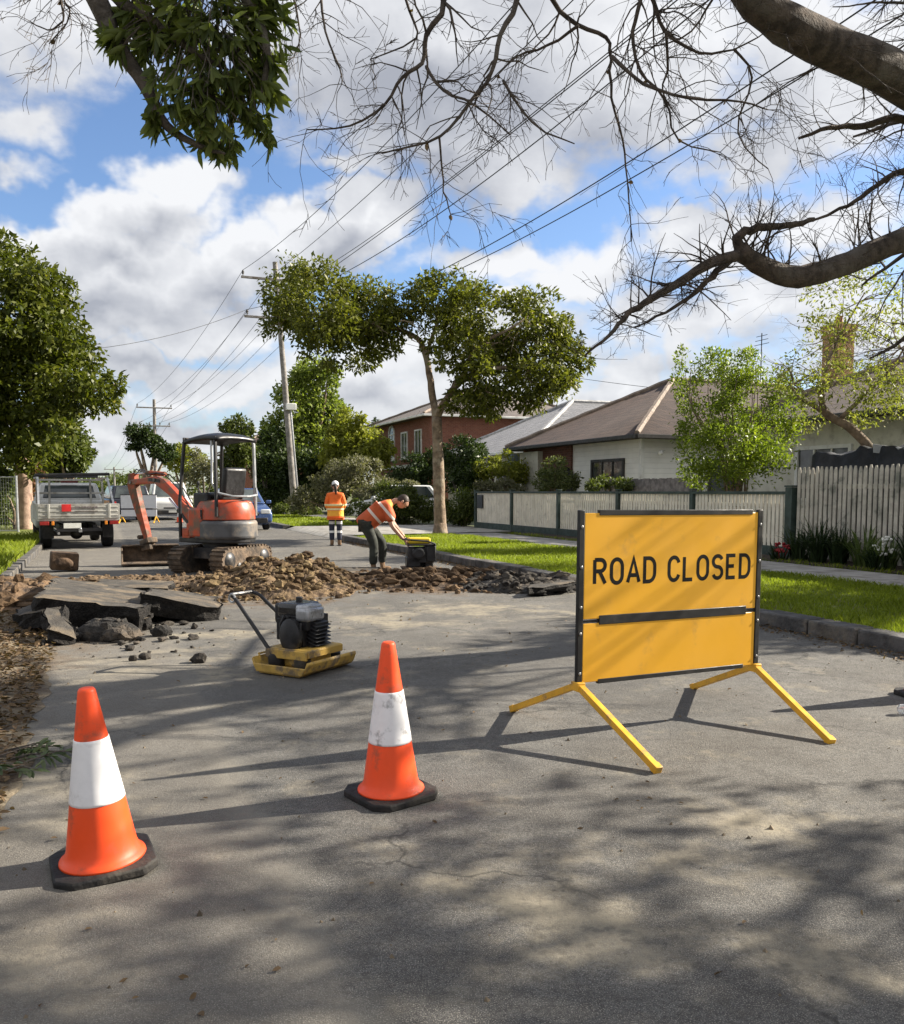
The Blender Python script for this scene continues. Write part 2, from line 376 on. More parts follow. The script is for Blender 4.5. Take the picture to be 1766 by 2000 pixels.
bp = nd('ShaderNodeBump', t); bp.inputs['Strength'].default_value = .75; bp.inputs['Distance'].default_value = .008
hh = math_n(t, 'ADD', math_n(t, 'ADD', fine, math_n(t, 'MULTIPLY', grit, .5)), math_n(t, 'MULTIPLY', mid, 1.4))
t.links.new(hh, bp.inputs['Height']); t.links.new(bp.outputs[0], b.inputs['Normal'])
strip('road', -1.32, 6.2, -14, 170, 0.0, am, 60, 6)
# --- earth shoulder along the torn left edge of the road, verges, path
litm = M('shoulder_earth', (.17, .135, .09), .95, scale=5, col2=(.085, .06, .04), bump=.9, bscale=45, dirt=(.26, .21, .14))
def verge(name, s0, s1, t0, t1, mat, fz, nt_, ns, edge=.0):
    vs = []; fs = []
    for j in range(nt_+1):
        t_ = t0+(t1-t0)*j/nt_
        for i in range(ns+1):
            s_ = s0+(s1-s0)*i/ns
            if i == ns: s_ += edge*noise.noise(Vector((t_*1.1, 3.7, 0)))+edge*.5*noise.noise(Vector((t_*4, 1.7, 0)))
            vs.append(RP(s_, t_, fz(s_, t_)))
    for j in range(nt_):
        for i in range(ns): a = j*(ns+1)+i; fs.append((a, a+1, a+ns+2, a+ns+1))
    mb = MB(); mb.sm = True; mb.add(vs, fs); return kind(mb.build(name, mat), 'structure')
def shz(s, t): return .004 + max(0, min(1, (-.50-s)*1.6))*(.05+.05*noise.noise(Vector((s*2.2, t*2.2, 0)))+.03*noise.noise(Vector((s*7, t*7, 2))))
verge('earth_shoulder', -3.4, -.42, -3, 14.5, litm, shz, 220, 36, .16)
grassm = M('turf', (.10, .13, .018), .9, scale=2.2, col2=(.17, .20, .028), bump=1.0, bscale=60, dirt=(.10, .085, .03))
GZ = .11
strip('grass_verge_left_of_road', -5.2, -1.45, 14.5, 140, GZ, grassm, 60, 4, .15, 3)
for a, b_, n_ in ((-12, 23.6, 'grass_verge'), (31.5, 140, 'grass_verge_beyond_driveway')):
    strip(n_, 6.47, 9.6, a, b_, GZ, grassm, 60, 3, .03, 5)
concm = M('concrete', (.40, .38, .345), .9, scale=3, var=.14, bump=.3, bscale=60, dirt=(.22, .20, .17))
pathm = M('footpath_concrete', (.30, .285, .27), .9, scale=3, var=.2, bump=.35, bscale=50, dirt=(.15, .135, .115))
mb = MB()
for k in range(-8, 60):
    a, b_ = k*1.6, k*1.6+1.585
    if 23.4 < a < 30.6: continue
    mb.prism([tuple(RP(s_, t_).xy) for s_, t_ in ((9.6, a), (11.05, a), (11.05, b_), (9.6, b_))], -.04, GZ+.012)
kind(mb.build('footpath', pathm, bevel=.006), 'structure')
mb = MB(); mb.add([RP(6.2, 23.7, .006), RP(6.47, 24.0, GZ+.01), RP(12.3, 24.5, GZ+.016), RP(12.3, 30.4, GZ+.016), RP(6.47, 31.0, GZ+.01), RP(6.2, 31.3, .006)], [(0, 1, 4, 5), (1, 2, 3, 4)])
kind(mb.build('driveway', concm), 'structure')
bedm = M('bed_mulch', (.055, .04, .028), .95, scale=9, var=.5, bump=1, bscale=40)
strip('garden_bed', 11.06, 12.3, -10, 23.2, GZ+.03, bedm, 40, 2, .05, 9)
# --- bluestone kerb: dressed blocks
kst = M('bluestone', (.075, .072, .070), .85, scale=5, var=.45, bump=.9, bscale=25, dirt=(.16, .14, .11))
mb = MB(); rg = random.Random(4); tt = -12.0
while tt < 110:
    L = rg.uniform(.55, .95)
    if not (23.3 < tt < 31.2):
        x = rg.uniform(-.012, .012); z = rg.uniform(-.008, .008)
        m = Matrix.Rotation(PHI+rg.uniform(-.012, .012), 3, 'Z')
        mb.box(RP(6.33+x, tt+L/2, .045+z), (.26, L-.016, .19), m)
    tt += L
kind(mb.build('kerb', kst, bevel=.018), 'structure')
lk = MB(); tt = 14.6
while tt < 110:
    L = rg.uniform(.6, .95); lk.box(RP(-1.38, tt+L/2, .04), (.2, L-.02, .16), Matrix.Rotation(PHI, 3, 'Z')); tt += L
kind(lk.build('kerb_left_of_road', kst, bevel=.015), 'structure')
# --- grass blades (nobody could count them)
def blades(name, areas, mat, seed):
    rg = np.random.default_rng(seed); PP = []; HH = []; WW = []
    for (s0, s1, t0, t1, n, h, w) in areas:
        s = rg.uniform(s0, s1, n); t_ = rg.uniform(t0, t1, n)
        P = np.outer(s, RX)+np.outer(t_, AX); P[:, 2] = GZ-.005
        k = np.array([noise.noise(Vector((a*1.3, b_*1.3, 0))) for a, b_ in zip(s, t_)])
        PP.append(P); HH.append(h*rg.uniform(.5, 1.3, n)*(1+.6*k)); WW.append(np.full(n, w))
    P = np.concatenate(PP); Hh = np.concatenate(HH)[:, None]; Ww = np.concatenate(WW)[:, None]; n = len(P)
    a = rg.uniform(0, 2*np.pi, n); side = np.stack([np.cos(a), np.sin(a), 0*a], 1); lean = unit(rg.normal(size=(n, 3))*np.array([1, 1, 0]))
    top = P+np.array([0, 0, 1])*Hh+lean*Hh*.55; m = P+np.array([0, 0, 1])*Hh*.6+lean*Hh*.15
    V = np.stack([P-side*Ww, P+side*Ww, m+side*Ww*.8, top, m-side*Ww*.8], 1).reshape(-1, 3)
    Fq = np.arange(n)[:, None]*5+np.array([[0, 1, 2, 3, 4]])
    return kind(np_mesh(name, V, Fq, mat), 'stuff')
gl = leafmat('grass_blade', (.10, .135, .014), (.25, .30, .032), (.38, .34, .10), .35, .5)
blades('grass', [(6.4, 9.6, 3.5, 14, 60000, .05, .004), (6.4, 9.6, 14, 23.4, 26000, .06, .006), (6.5, 9.5, 31.3, 45, 9000, .09, .012),
                 (-5.2, -1.4, 14.6, 26, 26000, .15, .008), (9.5, 9.75, 3, 23, 3000, .05, .005), (11.0, 11.25, 3, 23, 3000, .08, .005)], gl, 11)
# --- leaf litter on the shoulder
def litter(name, fn, n, size, mat, seed):
    rg = np.random.default_rng(seed); P = np.array([fn(rg) for _ in range(n)])
    T = rg.normal(size=(n, 3))*np.array([1, 1, .25]); N = rg.normal(size=(n, 3))*.35+np.array([0, 0, 1])
    L = size*rg.uniform(.5, 1.5, n); V, Fq = leaf_geo(P, T, N, L, L*.5, 'leaf', .22)
    return kind(np_mesh(name, V, Fq, mat), 'stuff')
def f_sh(rg):
    t_ = rg.uniform(.5, 14); s_ = -.42-abs(rg.normal())*.75; return RP(s_, t_, shz(s_, t_)+.006+rg.uniform(0, .02))
litter('leaf_litter', f_sh, 9000, .048, leafmat('dead_leaf', (.055, .034, .020), (.17, .115, .065), (.32, .25, .16), .15, .7), 21)
def f_rd(rg):
    while True:
        t_ = rg.uniform(1.0, 9); s_ = rg.uniform(-.4, 6.1)
        if rg.random() < .25+.75*(noise.noise(Vector((s_, t_, 5)))*.5+.5)**2*(1.6 if s_ < .3 or s_ > 5.6 else .5): return RP(s_, t_, .006)
litter('fallen_leaves', f_rd, 260, .024, MATS['dead_leaf'], 22)
litter('gutter_litter', lambda rg: RP(6.18-abs(rg.normal())*.12, rg.uniform(4, 23), .008+rg.uniform(0, .02)), 2600, .034, MATS['dead_leaf'], 23)
# pebbles and crumbs on the asphalt
mb = MB(); rg = random.Random(8)
for k in range(420):
    t_ = rg.uniform(1.4, 12); s_ = rg.choice([rg.uniform(-.45, 6), rg.gauss(-.1, .5), rg.uniform(0, 4)])
    if s_ < -.6: continue
    r = rg.choice([.004, .004, .006, .008, .012])*rg.uniform(.6, 1.4)*(1 if t_ < 7 else 1.6); p = RP(s_, t_, r*.4); o = rg.uniform(0, 6)
    vs = [p+Vector((r*math.cos(o+a)*rg.uniform(.7, 1.2), r*math.sin(o+a)*rg.uniform(.7, 1.2), -r*.5)) for a in (0, 1.6, 3.1, 4.7)]+[p+Vector((rg.uniform(-.4, .4)*r, 0, r*.7))]
    mb.add(vs, [(0, 1, 4), (1, 2, 4), (2, 3, 4), (3, 0, 4), (3, 2, 1, 0)])
kind(mb.build('road_grit', M('grit', (.14, .11, .075), .95, var=.6, scale=3)), 'stuff')

# ================================================================ houses
tile = {}
def roofmat(name, a, b_, rows=4.2):
    m = bpy.data.materials.new(name); m.use_nodes = True; t = m.node_tree; p = t.nodes['Principled BSDF']
    v = nd('ShaderNodeTexCoord', t).outputs['Object']; sep = nd('ShaderNodeSeparateXYZ', t); t.links.new(v, sep.inputs[0])
    vz = nd('ShaderNodeCombineXYZ', t); t.links.new(math_n(t, 'ADD', sep.outputs[0], sep.outputs[1]), vz.inputs[0]); t.links.new(math_n(t, 'MULTIPLY', sep.outputs[2], 2.0), vz.inputs[1])
    br = nd('ShaderNodeTexBrick', t); br.inputs['Scale'].default_value = rows; br.inputs['Mortar Size'].default_value = .035; br.inputs['Brick Width'].default_value = .9; br.inputs['Row Height'].default_value = 1.0
    br.inputs['Color1'].default_value = (*a, 1); br.inputs['Color2'].default_value = (*b_, 1); br.inputs['Mortar'].default_value = (*[q*.35 for q in a], 1)
    t.links.new(vz.outputs[0], br.inputs['Vector'])
    c = mixc(t, maprange(t, noise_n(t, v, 1.6, 6, .7), .45, .75, 0, .6), br.outputs[0], tuple(q*.6+.02 for q in b_))
    c = mixc(t, maprange(t, noise_n(t, v, 9, 4, .7), .58, .78, 0, .35), c, (.24, .19, .12))
    t.links.new(c, p.inputs['Base Color']); p.inputs['Roughness'].default_value = .85
    bp = nd('ShaderNodeBump', t); bp.inputs['Distance'].default_value = .06; bp.inputs['Strength'].default_value = .8; t.links.new(br.outputs['Fac'], bp.inputs['Height']); bp.invert = True
    t.links.new(bp.outputs[0], p.inputs['Normal']); return m
def brickmat(name, a, b_, mort, sc=4.5):
    m = bpy.data.materials.new(name); m.use_nodes = True; t = m.node_tree; p = t.nodes['Principled BSDF']
    v = nd('ShaderNodeTexCoord', t).outputs['Object']; sep = nd('ShaderNodeSeparateXYZ', t); t.links.new(v, sep.inputs[0])
    vz = nd('ShaderNodeCombineXYZ', t); t.links.new(math_n(t, 'ADD', sep.outputs[0], sep.outputs[1]), vz.inputs[0]); t.links.new(sep.outputs[2], vz.inputs[1])
    br = nd('ShaderNodeTexBrick', t); br.inputs['Scale'].default_value = sc; br.inputs['Mortar Size'].default_value = .012; br.inputs['Row Height'].default_value = .35; br.inputs['Brick Width'].default_value = 1.0
    br.inputs['Color1'].default_value = (*a, 1); br.inputs['Color2'].default_value = (*b_, 1); br.inputs['Mortar'].default_value = (*mort, 1)
    t.links.new(vz.outputs[0], br.inputs['Vector'])
    c = mixc(t, maprange(t, noise_n(t, v, 2, 5, .7), .4, .8, 0, .4), br.outputs[0], tuple(q*.55 for q in a))
    t.links.new(c, p.inputs['Base Color']); p.inputs['Roughness'].default_value = .9; return m
def boardmat(name, col, pitch=.16):
    m = bpy.data.materials.new(name); m.use_nodes = True; t = m.node_tree; p = t.nodes['Principled BSDF']
    v = nd('ShaderNodeTexCoord', t).outputs['Object']; sep = nd('ShaderNodeSeparateXYZ', t); t.links.new(v, sep.inputs[0])
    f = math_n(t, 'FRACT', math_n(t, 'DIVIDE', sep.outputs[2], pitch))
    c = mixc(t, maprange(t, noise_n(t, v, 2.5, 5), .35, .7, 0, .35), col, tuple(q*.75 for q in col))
    c = mixc(t, maprange(t, f, .0, .08, .4, 0), c, tuple(q*.4 for q in col))  # shadow line at each board lap, painted into the colour
    t.links.new(c, p.inputs['Base Color']); p.inputs['Roughness'].default_value = .6
    bp = nd('ShaderNodeBump', t); bp.inputs['Distance'].default_value = .03; t.links.new(f, bp.inputs['Height']); bp.invert = True; t.links.new(bp.outputs[0], p.inputs['Normal']); return m
glass = M('window_glass', (.03, .035, .04), .08, scale=1.5, col2=(.10, .11, .11), spec=.8)
cream = M('cream_paint', (.62, .60, .52), .6, var=.08, scale=3, dirt=(.40, .38, .32))
whitep = M('white_paint', (.74, .74, .71), .5, var=.06, scale=4, dirt=(.5, .49, .45))
darktrim = M('dark_trim', (.045, .043, .04), .6, var=.3)
wallw = boardmat('white_weatherboard', (.86, .85, .79))
def window(parent, c, w, h, face='x', fmat=None, arch=False, bars=1, name='window'):
    # c: centre of the opening on the wall face; face 'x' looks to -x, 'y' looks to -y (local)
    fmat = fmat or whitep
    def P(u, v, d): return Vector((c[0]-d, c[1]+u, c[2]+v)) if face == 'x' else Vector((c[0]+u, c[1]-d, c[2]+v))
    def bx(mb, u, v, su, sv, d0, d1):
        s = (d1-d0, su, sv) if face == 'x' else (su, d1-d0, sv); mb.box(P(u, v, (d0+d1)/2), s)
    f = MB(); fw = .09
    for u, v, su, sv in ((-w/2, 0, fw, h+fw), (w/2, 0, fw, h+fw), (0, h/2, w-fw, fw), (0, -h/2, w-fw, fw)): bx(f, u, v, su, sv, -.02, .07)
    for k in range(bars): bx(f, -w/2+w*(k+1)/(bars+1), 0, .05, h-fw, 0, .05)
    if arch:
        pts = [P(w/2*math.cos(a), h/2+w/2*math.sin(a), .03) for a in np.linspace(0, math.pi, 9)]; f.tube(pts, .07, 6)
    fr = f.build(name, fmat, parent)
    g = MB(); bx(g, 0, 0, w-fw*.9, h-fw*.9, .003, .02)
    if arch:
        poly = [((c[1] if face == 'x' else c[0])+w/2*math.cos(a)*.95, c[2]+h/2+w/2*math.sin(a)*.95) for a in np.linspace(0, math.pi, 9)]
        k = c[0] if face == 'x' else c[1]; g.prism(poly, k-.02, k-.004, face)
    g.build('pane', glass, fr)
    s = MB(); bx(s, 0, -h/2-.09, w+.2, .07, -.02, .13); s.build('sill', fmat, fr)
def house(name, label, s0, t0, D, L, wh, base, pitch, over, wmat, rmat, trim, ridge='x'):
    h = thing(name, label, 'house', RP(s0, t0, 0), PHI)
    mb = MB(); zt = base+wh
    mb.box((D/2, L/2, zt/2), (D, L, zt)); mb.build('wall', wmat, h)
    # hip roof with thickness
    o = over; x0, x1, y0, y1 = -o, D+o, -o, L+o; hw = min(D, L)/2+o; rise = hw*math.tan(pitch); z0 = zt-.02
    if D >= L: r0, r1 = (x0+hw, (y0+y1)/2), (x1-hw, (y0+y1)/2)
    else: r0, r1 = ((x0+x1)/2, y0+hw), ((x0+x1)/2, y1-hw)
    e = [(x0, y0), (x1, y0), (x1, y1), (x0, y1)]
    mb = MB(); vs = [(*p, z0+.10) for p in e]+[(*r0, z0+.10+rise), (*r1, z0+.10+rise)]+[(*p, z0) for p in e]
    fs = [(0, 4, 3), (0, 1, 5, 4), (1, 2, 5), (2, 3, 4, 5)] if D >= L else [(0, 1, 4), (1, 2, 5, 4), (2, 3, 5), (3, 0, 4, 5)]
    fs += [(6, 7, 1, 0), (7, 8, 2, 1), (8, 9, 3, 2), (9, 6, 0, 3), (9, 8, 7, 6)]
    mb.add(vs, fs); rf = mb.build('roof', rmat, h)
    mb = MB(); V = [Vector(q)+Vector((0, 0, .03)) for q in vs]
    hips = ((0, 4), (3, 4), (1, 5), (2, 5), (4, 5)) if D >= L else ((0, 4), (1, 4), (2, 5), (3, 5), (4, 5))
    for a, b_ in hips: mb.tube([V[a].lerp(V[b_], k/14) for k in range(15)], [.085+.02*(k % 2) for k in range(15)], 6)
    mb.build('ridge_capping', M(name+'_capping', tuple(min(.5, q*1.3+.05) for q in (.13, .095, .07)) if 'grey' not in label else (.36, .36, .36), .85, var=.3), rf)
    mb = MB()
    for a, b_ in ((0, 1), (1, 2), (2, 3), (3, 0)):
        p, q = Vector((*e[a], z0+.03)), Vector((*e[b_], z0+.03)); d = (q-p).normalized(); n = Vector((d.y, -d.x, 0)); mb.bar(p+n*.055+d*-.05, q+n*.055+d*.05, .10, .13)
    mb.build('gutter', trim, h, bevel=.02)
    return h, rf, zt
brown_tile = roofmat('brown_tiles', (.040, .024, .018), (.075, .046, .034))
grey_tile = roofmat('grey_tiles', (.14, .145, .16), (.22, .22, .235))
darkbrick = brickmat('dark_brick', (.10, .040, .030), (.15, .06, .04), (.22, .19, .16))
redbrick = brickmat('red_brick', (.19, .065, .042), (.25, .095, .058), (.35, .3, .25))
tanbrick = brickmat('tan_brick', (.34, .19, .075), (.44, .26, .11), (.40, .34, .26))
# house with the brown roof
h1, r1, zt = house('weatherboard_house', 'white weatherboard house with a brown tiled hip roof behind the low cream fence', 15.5, 22.8, 13, 8.0, 2.55, .45, R(27), .55, wallw, brown_tile, darktrim)
mb = MB(); mb.box((-.02, 6.05, 1.5), (.14, 3.7, 3.0-.03)); mb.build('porch_wall', darkbrick, h1)
mb = MB(); mb.box((-.20, 6.9, 1.43), (.2, 1.25, 2.86)); mb.build('porch_bay', cream, h1)
mb = MB(); mb.prism([(4.55+.62*math.cos(a), 1.62+.62*math.sin(a)) for a in np.linspace(0, math.pi, 13)]+[(3.95, .5), (5.17, .5)][::1], -.16, -.1, 'x'); mb.build('porch_arch_shade', M('porch_dark', (.015, .013, .012), .8), h1)  # flat black panel stands in for the shade inside the porch opening
mb = MB(); mb.box((-.5, 7.9, 1.4), (.34, .34, 2.8)); mb.box((-.5, 7.9, .3), (.46, .46, .6)); mb.build('porch_post', M('blue_grey_paint', (.20, .24, .29), .6), h1)
window(h1, (0, 1.9, 1.75), 1.9, 1.25, 'x', darktrim, bars=2)
window(h1, (3.2, 0, 1.75), 1.3, 1.2, 'y', darktrim, bars=1)
mb = MB(); mb.box((0, 0, 1.5), (.12, .12, 3.0)); mb.build('corner_board', whitep, h1)
mb = MB(); mb.tube([Vector((.8, -.06, 2.62)), Vector((.5, -.3, 2.55))], .03); mb.ell((.46, -.33, 2.54), (.08, .08, .08)); mb.build('flood_light', whitep, h1)
mb = MB(); mb.tube([(8.2, 4.2, 5.0), (8.2, 4.2, 7.4)], .02, 5)
for k in range(3): mb.tube([(8.2, 3.9-.05*k, 7.3-.16*k), (8.2, 4.5+.05*k, 7.3-.16*k)], .012, 4)
mb.build('aerial', darktrim, r1)
# second house, near right, with the tall chimney
h2, r2, zt2 = house('brick_house', 'cream house with a dark roof and a tall brick chimney behind the picket fence', 16.6, 4.0, 11, 15.5, 2.65, .45, R(25), .6, cream, roofmat('dark_tiles', (.06, .045, .04), (.10, .075, .06)), darktrim)
p = at(1633, 800, 24.0); l = h2.matrix_basis.inverted() @ p
mb = MB(); mb.box((l.x, l.y, 3.6), (.56, .56, 4.4)); mb.box((l.x, l.y, 5.75), (.66, .66, .18)); mb.box((l.x, l.y, 5.55), (.62, .62, .1)); ch = mb.build('chimney', tanbrick, r2)
mb = MB(); mb.lathe([(.11, 5.84), (.09, 6.05), (.11, 6.07)], 12, (l.x, l.y, 0)); mb.build('chimney_pot', M('terracotta', (.32, .14, .08), .8), ch)
window(h2, (0, 12.6, 1.8), 1.7, 1.3, 'x', whitep, bars=2); window(h2, (0, 7, 1.8), 1.7, 1.3, 'x', whitep, bars=2)
# grey roofed house
h3, r3, z3 = house('grey_roofed_house', 'cream house with a pale grey tiled hip roof, between brown roof and red brick house', 17.2, 33.6, 14, 9.5, 2.6, .45, R(27), .5, cream, grey_tile, whitep)
window(h3, (0, 2.4, 1.8), 1.8, 1.4, 'x', whitep, bars=2); window(h3, (0, 6.8, 1.8), 1.8, 1.4, 'x', whitep, bars=2)
# two storey brick house
h4, r4, z4 = house('red_brick_house', 'two storey red brick house with white arched windows behind the street tree', 18.2, 48.5, 11, 10.5, 5.4, .4, R(22), .6, redbrick, roofmat('slate_tiles', (.10, .085, .08), (.15, .125, .11)), whitep)
for y in (2.0, 4.6, 7.2): window(h4, (0, y, 4.3), 1.15, 1.6, 'x', whitep, arch=(y > 6), bars=1)
for y in (2.0, 6.5): window(h4, (0, y, 1.7), 1.4, 1.4, 'x', whitep)
mb = MB(); mb.box((-.03, 5.25, 2.95), (.08, 10.5, .22)); mb.build('string_course', whitep, h4)
# far houses down the street
for i, (lab, s0, t0, D, L, wh, wm, rm) in enumerate((
        ('orange brick house glimpsed through the excavator cab far down the street', 13.0, 92, 9, 12, 5.2, redbrick, brown_tile),
        ('low tan brick house far along the left side of the road', -19, 62, 9, 12, 2.8, tanbrick, brown_tile),
        ('low brown roofed house beyond the parked ute on the left', -20, 84, 10, 14, 2.8, redbrick, grey_tile))):
    hh, rr, zz = house('far_house', lab, s0, t0, D, L, wh, .3, R(26), .5, wm, rm, whitep)
    if s0 > 0:
        for y in (2.5, 6.5): window(hh, (0, y, zz-1.4), 1.4, 1.3, 'x', whitep)
        window(hh, (3, 0, zz-1.4), 1.4, 1.3, 'y', whitep)
    else: window(hh, (4, 0, 1.8), 1.6, 1.3, 'y', whitep)
# ================================================================ fences
fgreen = M('fence_green', (.040, .060, .052), .55, var=.3, scale=5)
palem = M('pale_cream', (.74, .69, .58), .7, var=.10, scale=3.5, dirt=(.50, .46, .38), dirt_amt=.25, dscale=5)
FS = 12.0
fx = [930, 1000, 1091, 1207, 1352, 1545]; ft = [on_s(x, FS)[0] for x in fx]
fe = thing('front_fence', 'low cream paling front fence with dark green posts and rail', 'fence', RP(FS, ft[-1], 0), PHI)
ly = [a-ft[-1] for a in ft]
for i, y in enumerate(ly):
    w = .17 if i == 5 else .11
    mb = MB(); mb.box((0, y, .72 if i < 5 else .74), (w, w, 1.32 if i < 5 else 1.40)); mb.box((0, y, 1.40 if i < 5 else 1.46), (w+.03, w+.03, .03)); mb.build('post', fgreen, fe, bevel=.006)
mb = MB(); mb.box((-.01, (ly[0])/2, 1.335), (.075, ly[0]-.06, .055)); mb.build('top_rail', fgreen, fe, bevel=.005)
mb = MB(); mb.box((-.02, (ly[0])/2, .21), (.05, ly[0]-.06, .22)); mb.build('base_board', fgreen, fe, bevel=.005)
rg = random.Random(3)
for i in range(5):
    y1, y0 = ly[i]-.07, ly[i+1]+.09; pw, gap = ((.10, .016) if i < 2 else (.072, .036)); n = int((y1-y0)/(pw+gap)); gap = (y1-y0-n*pw)/n
    mb = MB()
    for k in range(n): mb.box((.015+rg.uniform(-.004, .004), y0+(k+.5)*(pw+gap), .81), (.02, pw, 1.0+rg.uniform(-.01, .01)))
    mb.box((.045, (y0+y1)/2, 1.1), (.04, y1-y0, .07)); mb.box((.045, (y0+y1)/2, .5), (.04, y1-y0, .07))
    mb.build('paling_panel', palem, fe)
mb = MB(); mb.box((-.04, ly[0]-.42, 1.02), (.05, .40, .45)); mb.box((-.068, ly[0]-.42, 1.10), (.01, .32, .05)); mb.build('letterbox', M('dark_metal', (.05, .055, .06), .5), fe, bevel=.006)
pkm = M('weathered_picket', (.50, .465, .40), .8, var=.2, scale=6, dirt=(.20, .20, .17), dscale=3)
pf = thing('picket_fence', 'tall weathered white picket fence with pointed tops beside the strappy plants', 'fence', RP(FS, ft[-1]-.16, 0), PHI)
PL = 9.5; mb = MB(); rg = random.Random(5); y = -.02
while y > -PL:
    w = .07; hgt = 1.80+rg.uniform(-.012, .012); x = rg.uniform(-.004, .004)
    mb.prism([(y-w/2, .16), (y+w/2, .16), (y+w/2, hgt-.07), (y+w*.18, hgt), (y-w*.18, hgt), (y-w/2, hgt-.07)], x-.011, x+.011, 'x'); y -= .107
mb.build('picket_panel', pkm, pf)
for z in (.45, 1.45):
    mb = MB(); mb.box((.045, -PL/2, z), (.05, PL, .08)); mb.build('rail', pkm, pf)
for k in range(5):
    mb = MB(); mb.box((.10, -.3-k*2.2, .85), (.09, .09, 1.7)); mb.build('post', pkm, pf)
# dark covered thing behind the picket fence
tp = M('black_shade_cloth', (.010, .011, .014), .6, var=.6, scale=3, bump=.8, bscale=9)
vs = []; fs = []; n1, n2 = 90, 18
for i in range(n1+1):
    for j_ in range(n2+1):
        y = .32-9.1*i/n1; q = j_/n2; x = .5+2.2*q
        z = 1.84+.40*(i/n1)+.09*noise.noise(Vector((y*1.7, q*3, 0)))+.10*noise.noise(Vector((y*4, q*5, 3)))+.05*noise.noise(Vector((y*11, q*9, 6)))
        if j_ == 0: z = .5
        if j_ == n2: z = .4
        z += .20*(0 < j_ < n2); vs.append((x+.04*noise.noise(Vector((y*4, q, 7))), y, z))
for i in range(n1):
    for j_ in range(n2): a = i*(n2+1)+j_; fs.append((a, a+1, a+n2+2, a+n2+1))
mb = MB(); mb.add(vs, fs); cv = mb.build('shade_cloth_cover', tp, loc=RP(FS, ft[-1]-.16, 0), rz=PHI, smooth=True)
sm = cv.modifiers.new('thick', 'SOLIDIFY'); sm.thickness = .02
tag(cv, 'black crumpled cover showing above the tall picket fence', 'cover')
mb = MB()
for k in range(1): mb.prism([(0, 0), (1.0, .12), (1.02, .27), (.04, .12)], 0, .03, 'x')
wb = mb.build('roof_sheet', M('grey_sheet', (.28, .29, .30), .6), loc=RP(FS+.62, ft[-1]-2.25, 1.92), rz=PHI); tag(wb, 'grey sheet lying over the black cover behind the picket fence', 'sheet')
# paling fence inside the garden
ig = thing('paling_fence', 'short dark weathered paling fence in the garden under the house window', 'fence', RP(13.6, 17.5, 0), PHI)
mb = MB(); rg = random.Random(6); y = 0
while y < 4.6: mb.box((0, y, .85), (.02, .1, 1.7+rg.uniform(-.03, .03))); y += .108
mb.build('palings', M('old_paling', (.16, .15, .15), .9, var=.35, scale=7), ig)
for z in (.5, 1.4):
    mb = MB(); mb.box((.04, 2.3, z), (.05, 4.6, .08)); mb.build('rail', M('old_paling', (0, 0, 0)), ig)
# left boundary: mesh gate with a post
lf = thing('mesh_fence', 'grey steel mesh gate panel at the left edge beside the tree trunk', 'fence', G(36, 1046), R(8))
gal = M('galvanised', (.42, .43, .44), .45, var=.15, metal=.6, scale=8)
mb = MB(); mb.tube([(0, 0, 0), (0, 0, 1.85)], .035, 8); mb.build('post', gal, lf)
mb = MB(); mb.tube([(0, 0, 1.8), (-3, 0, 1.8)], .025, 8); mb.tube([(-3, 0, 0.1), (-3, 0, 1.8)], .025, 8); mb.tube([(0, 0, .15), (-3, 0, .15)], .022, 8); mb.build('frame', gal, lf)
mb = MB()
for k in range(1, 40): mb.tube([(-k*.075, 0, .15), (-k*.075, 0, 1.8)], .004, 4)
for k in range(1, 14): mb.tube([(-3, 0, .15+k*.12), (0, 0, .15+k*.12)], .003, 4)
mb.build('mesh_infill', gal, lf)
# ================================================================ trees and plants
bark = M('grey_bark', (.085, .070, .058), .95, scale=9, var=.5, bump=1.0, bscale=38, dirt=(.17, .155, .13))
barkd = M('dark_bark', (.070, .054, .043), .95, scale=12, var=.5, bump=1.0, bscale=50, dirt=(.12, .105, .09))
barkp = M('pink_bark', (.36, .25, .19), .85, scale=2.5, var=.35, bump=.5, bscale=20, dirt=(.16, .10, .07))
barkt = M('tan_bark', (.20, .145, .10), .9, scale=6, var=.4, bump=.8, bscale=30, dirt=(.33, .28, .21))
def clumps_px(lst, Y, dy=0.0, seed=0, sy=1.0):
    rg = random.Random(seed); out = []
    for (px, py, r, *q) in lst:
        y = Y+rg.uniform(-dy, dy); k = y/F; out.append((at(px, py, y), (r*k, r*k*sy, (q[0] if q else r)*k)))
    return out
def limb(mb, pts, r0, r1, n=8, wob=0.0, seed=0, sub=4):
    pts = [Vector(p) for p in pts]; out = []
    for i in range(len(pts)-1):
        p0, p1, p2, p3 = pts[max(i-1, 0)], pts[i], pts[i+1], pts[min(i+2, len(pts)-1)]
        for k in range(sub):
            t_ = k/sub
            out.append(.5*((2*p1)+(p2-p0)*t_+(2*p0-5*p1+4*p2-p3)*t_*t_+(3*p1-p0-3*p2+p3)*t_**3))
    out.append(pts[-1]); N = len(out)
    if wob: out = [p+Vector((noise.noise(Vector((i*.9, seed, 0))), noise.noise(Vector((i*.9, seed, 5))), noise.noise(Vector((i*.9, seed, 9)))))*wob*(0 if i == 0 else 1) for i, p in enumerate(out)]
    rs = [(r0+(r1-r0)*i/(N-1))*(1+.13*noise.noise(Vector((i*.7, seed, 3)))) for i in range(N)]
    mb.sm = True; mb.tube(out, rs, n); mb.sm = False
    return out, rs
